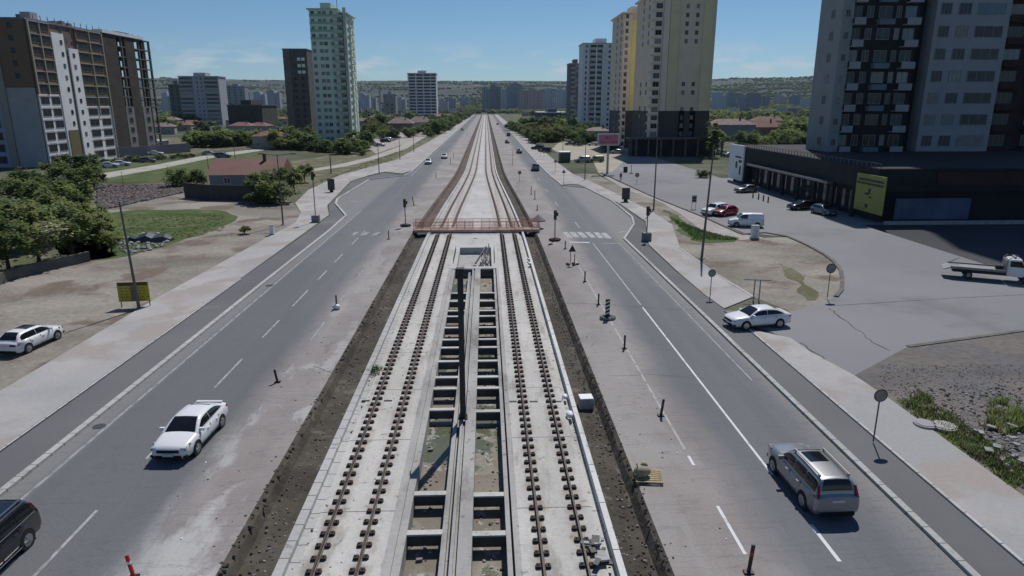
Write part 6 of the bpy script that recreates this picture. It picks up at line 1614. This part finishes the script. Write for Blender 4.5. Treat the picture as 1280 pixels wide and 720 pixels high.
def tufts(name, pts, mats, label, h0, h1, z=0.0, blades=9, spread=.12):
    g = MB(); rnd = random.Random(5)
    for p in pts:
        mi = rnd.randrange(len(mats))
        for b in range(blades):
            x = p[0]+rnd.gauss(0, spread); y = p[1]+rnd.gauss(0, spread); h = rnd.uniform(h0, h1); a = rnd.uniform(0, 6.28); w = .02+h*.09
            dx, dy = math.cos(a)*w, math.sin(a)*w; lx, ly = rnd.gauss(0,h*.35), rnd.gauss(0,h*.35)
            g.add([(x-dx,y-dy,z),(x+dx,y+dy,z),(x+lx,y+ly,z+h)], [(0,1,2)], mi)
    g.build(name, mats, label=label, kind='stuff')
def inpoly(n, quad, w=None):
    out = []
    for _ in range(n):
        u, v = rnd.random(), rnd.random(); a = lerp(quad[0][0], quad[1][0], u), lerp(quad[0][1], quad[1][1], u); b = lerp(quad[3][0], quad[2][0], u), lerp(quad[3][1], quad[2][1], u)
        q = G(lerp(a[0], b[0], v), lerp(a[1], b[1], v)); out.append((q.x, q.y))
    return out
tufts('grass', [p for p in inpoly(420, [(1125,505),(1275,618),(1280,585),(1150,490)]) if p[0] > 22.3], [LG, LY, LB, LB], 'rough green grass along the edge of the vacant lot', .07, .30)
tufts('grass', [p for p in inpoly(60, [(1240,500),(1280,510),(1280,545),(1230,540)])], [LG, LB, LY], 'green weed clumps in the vacant lot', .15, .55)
tufts('grass', inpoly(420, [(838,272),(880,292),(925,300),(868,300)]), [LG, LD], 'weeds in the dirt island by the tall leaning pole', .12, .40)
tufts('grass', inpoly(900, [(150,268),(280,268),(280,288),(140,318)]), [LG, LY], 'short grass on the patch between the dirt tracks', .06, .18)
tufts('grass', [(-7.0+rnd.gauss(0,.25), Yrow(462)+rnd.gauss(0,.5)) for _ in range(26)], [LD, LG], 'dark green weed growing on the left edge beam', .08, .26, 0.02)
tufts('grass', inpoly(200, [(385,232),(480,205),(540,172),(440,212)]), [LG, LB], 'dry tufts on the far left verge', .1, .3)
# dark tarp-covered heap on the grass, bush on the track, small clods
p = G(188, 301); g = MB()
rg = []
for k in range(9):
    x = -2.6+k*.65; w = math.sin(math.pi*(k+.4)/9.0)**.5*1.3; h = (.9+.25*math.sin(k*2.1))*math.sin(math.pi*(k+.5)/9.5)**.5
    rg.append([(x,-w,0),(x,-w*.75,h*.7),(x,-w*.2,h),(x,w*.4,h*.92),(x,w*.9,h*.5),(x,w,0)])
g.loft(rg, 0, False); g.build('tarp_heap', mat('dark_blue_tarp', (.045,.055,.07), .6, .25, 1.5), loc=p, label='heap covered with a dark blue tarp on the grass patch', cat='tarp heap')
tree(306, 292, 1.0, 'olive', 'small reddish dry bush on the dirt track', None, 1.7, nm='bush')

g = MB(); rnd = random.Random(8)
for c_ in range(520):
    Y = 1250*(3.2**rnd.random()); x = Xat(rnd.choice((rnd.uniform(190, 600), rnd.uniform(600, 720), rnd.uniform(880, 1020))), Y)
    if -70 < x < 50 and Y < 1400: continue
    n = rnd.randint(10, 26); R_ = rnd.uniform(20, 70); mi = rnd.randrange(2)
    for _ in range(n):
        px_, py_ = x+rnd.gauss(0, R_), Y+rnd.gauss(0, R_*.3); z = max(0, hills_h(px_, py_)); s = rnd.uniform(3, 6)
        g.ball((px_, py_, z+s*.4), s, mi, 5, 3, (1.2, 1.2, .9))
g.build('distant_woods', [LD, LG], label='far-off woods and hedges at the foot of the hills', kind='stuff')

for i in range(14): tree(128+i*8.5+random.uniform(-3,3), 206-i*.8+random.uniform(-1,1), random.uniform(1.0,1.9), 'bush', 'low bush in the loose row between the parked cars and the meadow path', 'low bushes beside the meadow path', 1.4)
# many more small far trees nobody could count
g = MB(); rnd = random.Random(12)
for c_ in range(260):
    Y = rnd.uniform(450, 1700); x = Xat(rnd.choice((rnd.uniform(195, 590), rnd.uniform(640, 715), rnd.uniform(885, 1018), rnd.uniform(195,590))), Y)
    if -70 < x < 50: continue
    h = rnd.uniform(5, 10); mi = rnd.randrange(3); z0 = max(0, hills_h(x, Y)-2) if Y > 1400 else 0
    for _ in range(46):
        v = Vector((rnd.gauss(0,.38), rnd.gauss(0,.38), rnd.gauss(.5,.2)))*h; c = Vector((x, Y, z0))+v; s_ = h*rnd.uniform(.12,.22); a = Vector((rnd.uniform(-1,1), rnd.uniform(-1,1), rnd.uniform(-.4,.4))).normalized(); b = a.cross(Vector((rnd.gauss(0,.5), rnd.gauss(0,.5), 1))).normalized()
        g.add([c-a*s_, c+b*s_*.7, c+a*s_, c-b*s_*.7], [(0,1,2,3)], mi)
g.build('distant_trees', [LD, LG, LB], label='scattered far trees and bushes across the valley floor', kind='stuff')
# ------------------------------------------------------------------ camera, light, air
cam = bpy.data.objects.new('camera', bpy.data.cameras.new('camera')); COL.objects.link(cam)
cam.location = CP; cam.rotation_euler = (math.pi/2 - TH, 0, -PS)
cam.data.sensor_width = 36; cam.data.lens = 36*F/1280; cam.data.clip_start = .5; cam.data.clip_end = 20000
SC.camera = cam
EL, AZ = 54.0, 20.0
sd = Vector((math.sin(R(AZ))*math.cos(R(EL)), math.cos(R(AZ))*math.cos(R(EL)), math.sin(R(EL))))
sun = bpy.data.lights.new('sun', 'SUN'); sun.energy = 3.8; sun.angle = R(.6); sun.color = (1, .955, .895)
so = bpy.data.objects.new('sun', sun); COL.objects.link(so); so.rotation_euler = sd.to_track_quat('Z', 'Y').to_euler(); so.location = (0, 0, 300)
W = bpy.data.worlds.new('World'); SC.world = W; W.use_nodes = True
nt = W.node_tree; bg = nt.nodes['Background']
sky = nt.nodes.new('ShaderNodeTexSky'); sky.sky_type = 'NISHITA'; sky.sun_disc = False
sky.sun_elevation = R(EL); sky.sun_rotation = R(AZ); sky.air_density = 1.0; sky.dust_density = .3; sky.ozone_density = 2.0; sky.altitude = 1000
tcw = nt.nodes.new('ShaderNodeTexCoord'); mpw = nt.nodes.new('ShaderNodeMapping'); mpw.inputs['Scale'].default_value = (7.0, 7.0, 30)
nt.links.new(tcw.outputs['Generated'], mpw.inputs['Vector'])
nz = nt.nodes.new('ShaderNodeTexNoise'); nz.inputs['Scale'].default_value = 2.2; nz.inputs['Detail'].default_value = 5; nt.links.new(mpw.outputs[0], nz.inputs['Vector'])
cl = maprange(nt, nz.outputs['Fac'], .50, .64, 0, .7)
sxyz = nt.nodes.new('ShaderNodeSeparateXYZ'); nt.links.new(tcw.outputs['Generated'], sxyz.inputs[0])
band = mth(nt, 'MULTIPLY', maprange(nt, sxyz.outputs[2], .025, .045), maprange(nt, sxyz.outputs[2], .085, .05))
tint = N(nt, 'ShaderNodeMix', data_type='RGBA', blend_type='MULTIPLY'); tint.inputs[0].default_value = 1; nt.links.new(sky.outputs[0], tint.inputs[6]); tint.inputs[7].default_value = (.76, 1.0, 1.22, 1)
skc = mixc(nt, mth(nt, 'MULTIPLY', cl, band), tint.outputs[2], (9, 10, 11))
nt.links.new(skc, bg.inputs['Color']); bg.inputs['Strength'].default_value = .056
# valley haze
hz = bpy.data.materials.new('valley_haze'); hz.use_nodes = True; n2 = hz.node_tree
for n in list(n2.nodes):
    if n.type == 'BSDF_PRINCIPLED': n2.nodes.remove(n)
pv = n2.nodes.new('ShaderNodeVolumePrincipled'); pv.inputs['Color'].default_value = (.62, .80, 1.0, 1); pv.inputs['Density'].default_value = .000040; pv.inputs['Anisotropy'].default_value = .3
n2.links.new(pv.outputs[0], n2.nodes['Material Output'].inputs['Volume'])
g = MB(); g.bx(-9500, 9500, -400, 9000, -5.5, 260); g.build('haze', hz, kind='stuff')
vs_ = SC.view_settings; vs_.view_transform = 'Standard'; vs_.look = 'None'; vs_.gamma = 1; vs_.exposure = 0.03
SC.render.engine = 'CYCLES'; SC.cycles.volume_bounces = 0; SC.cycles.max_bounces = 6; SC.cycles.volume_step_rate = 10
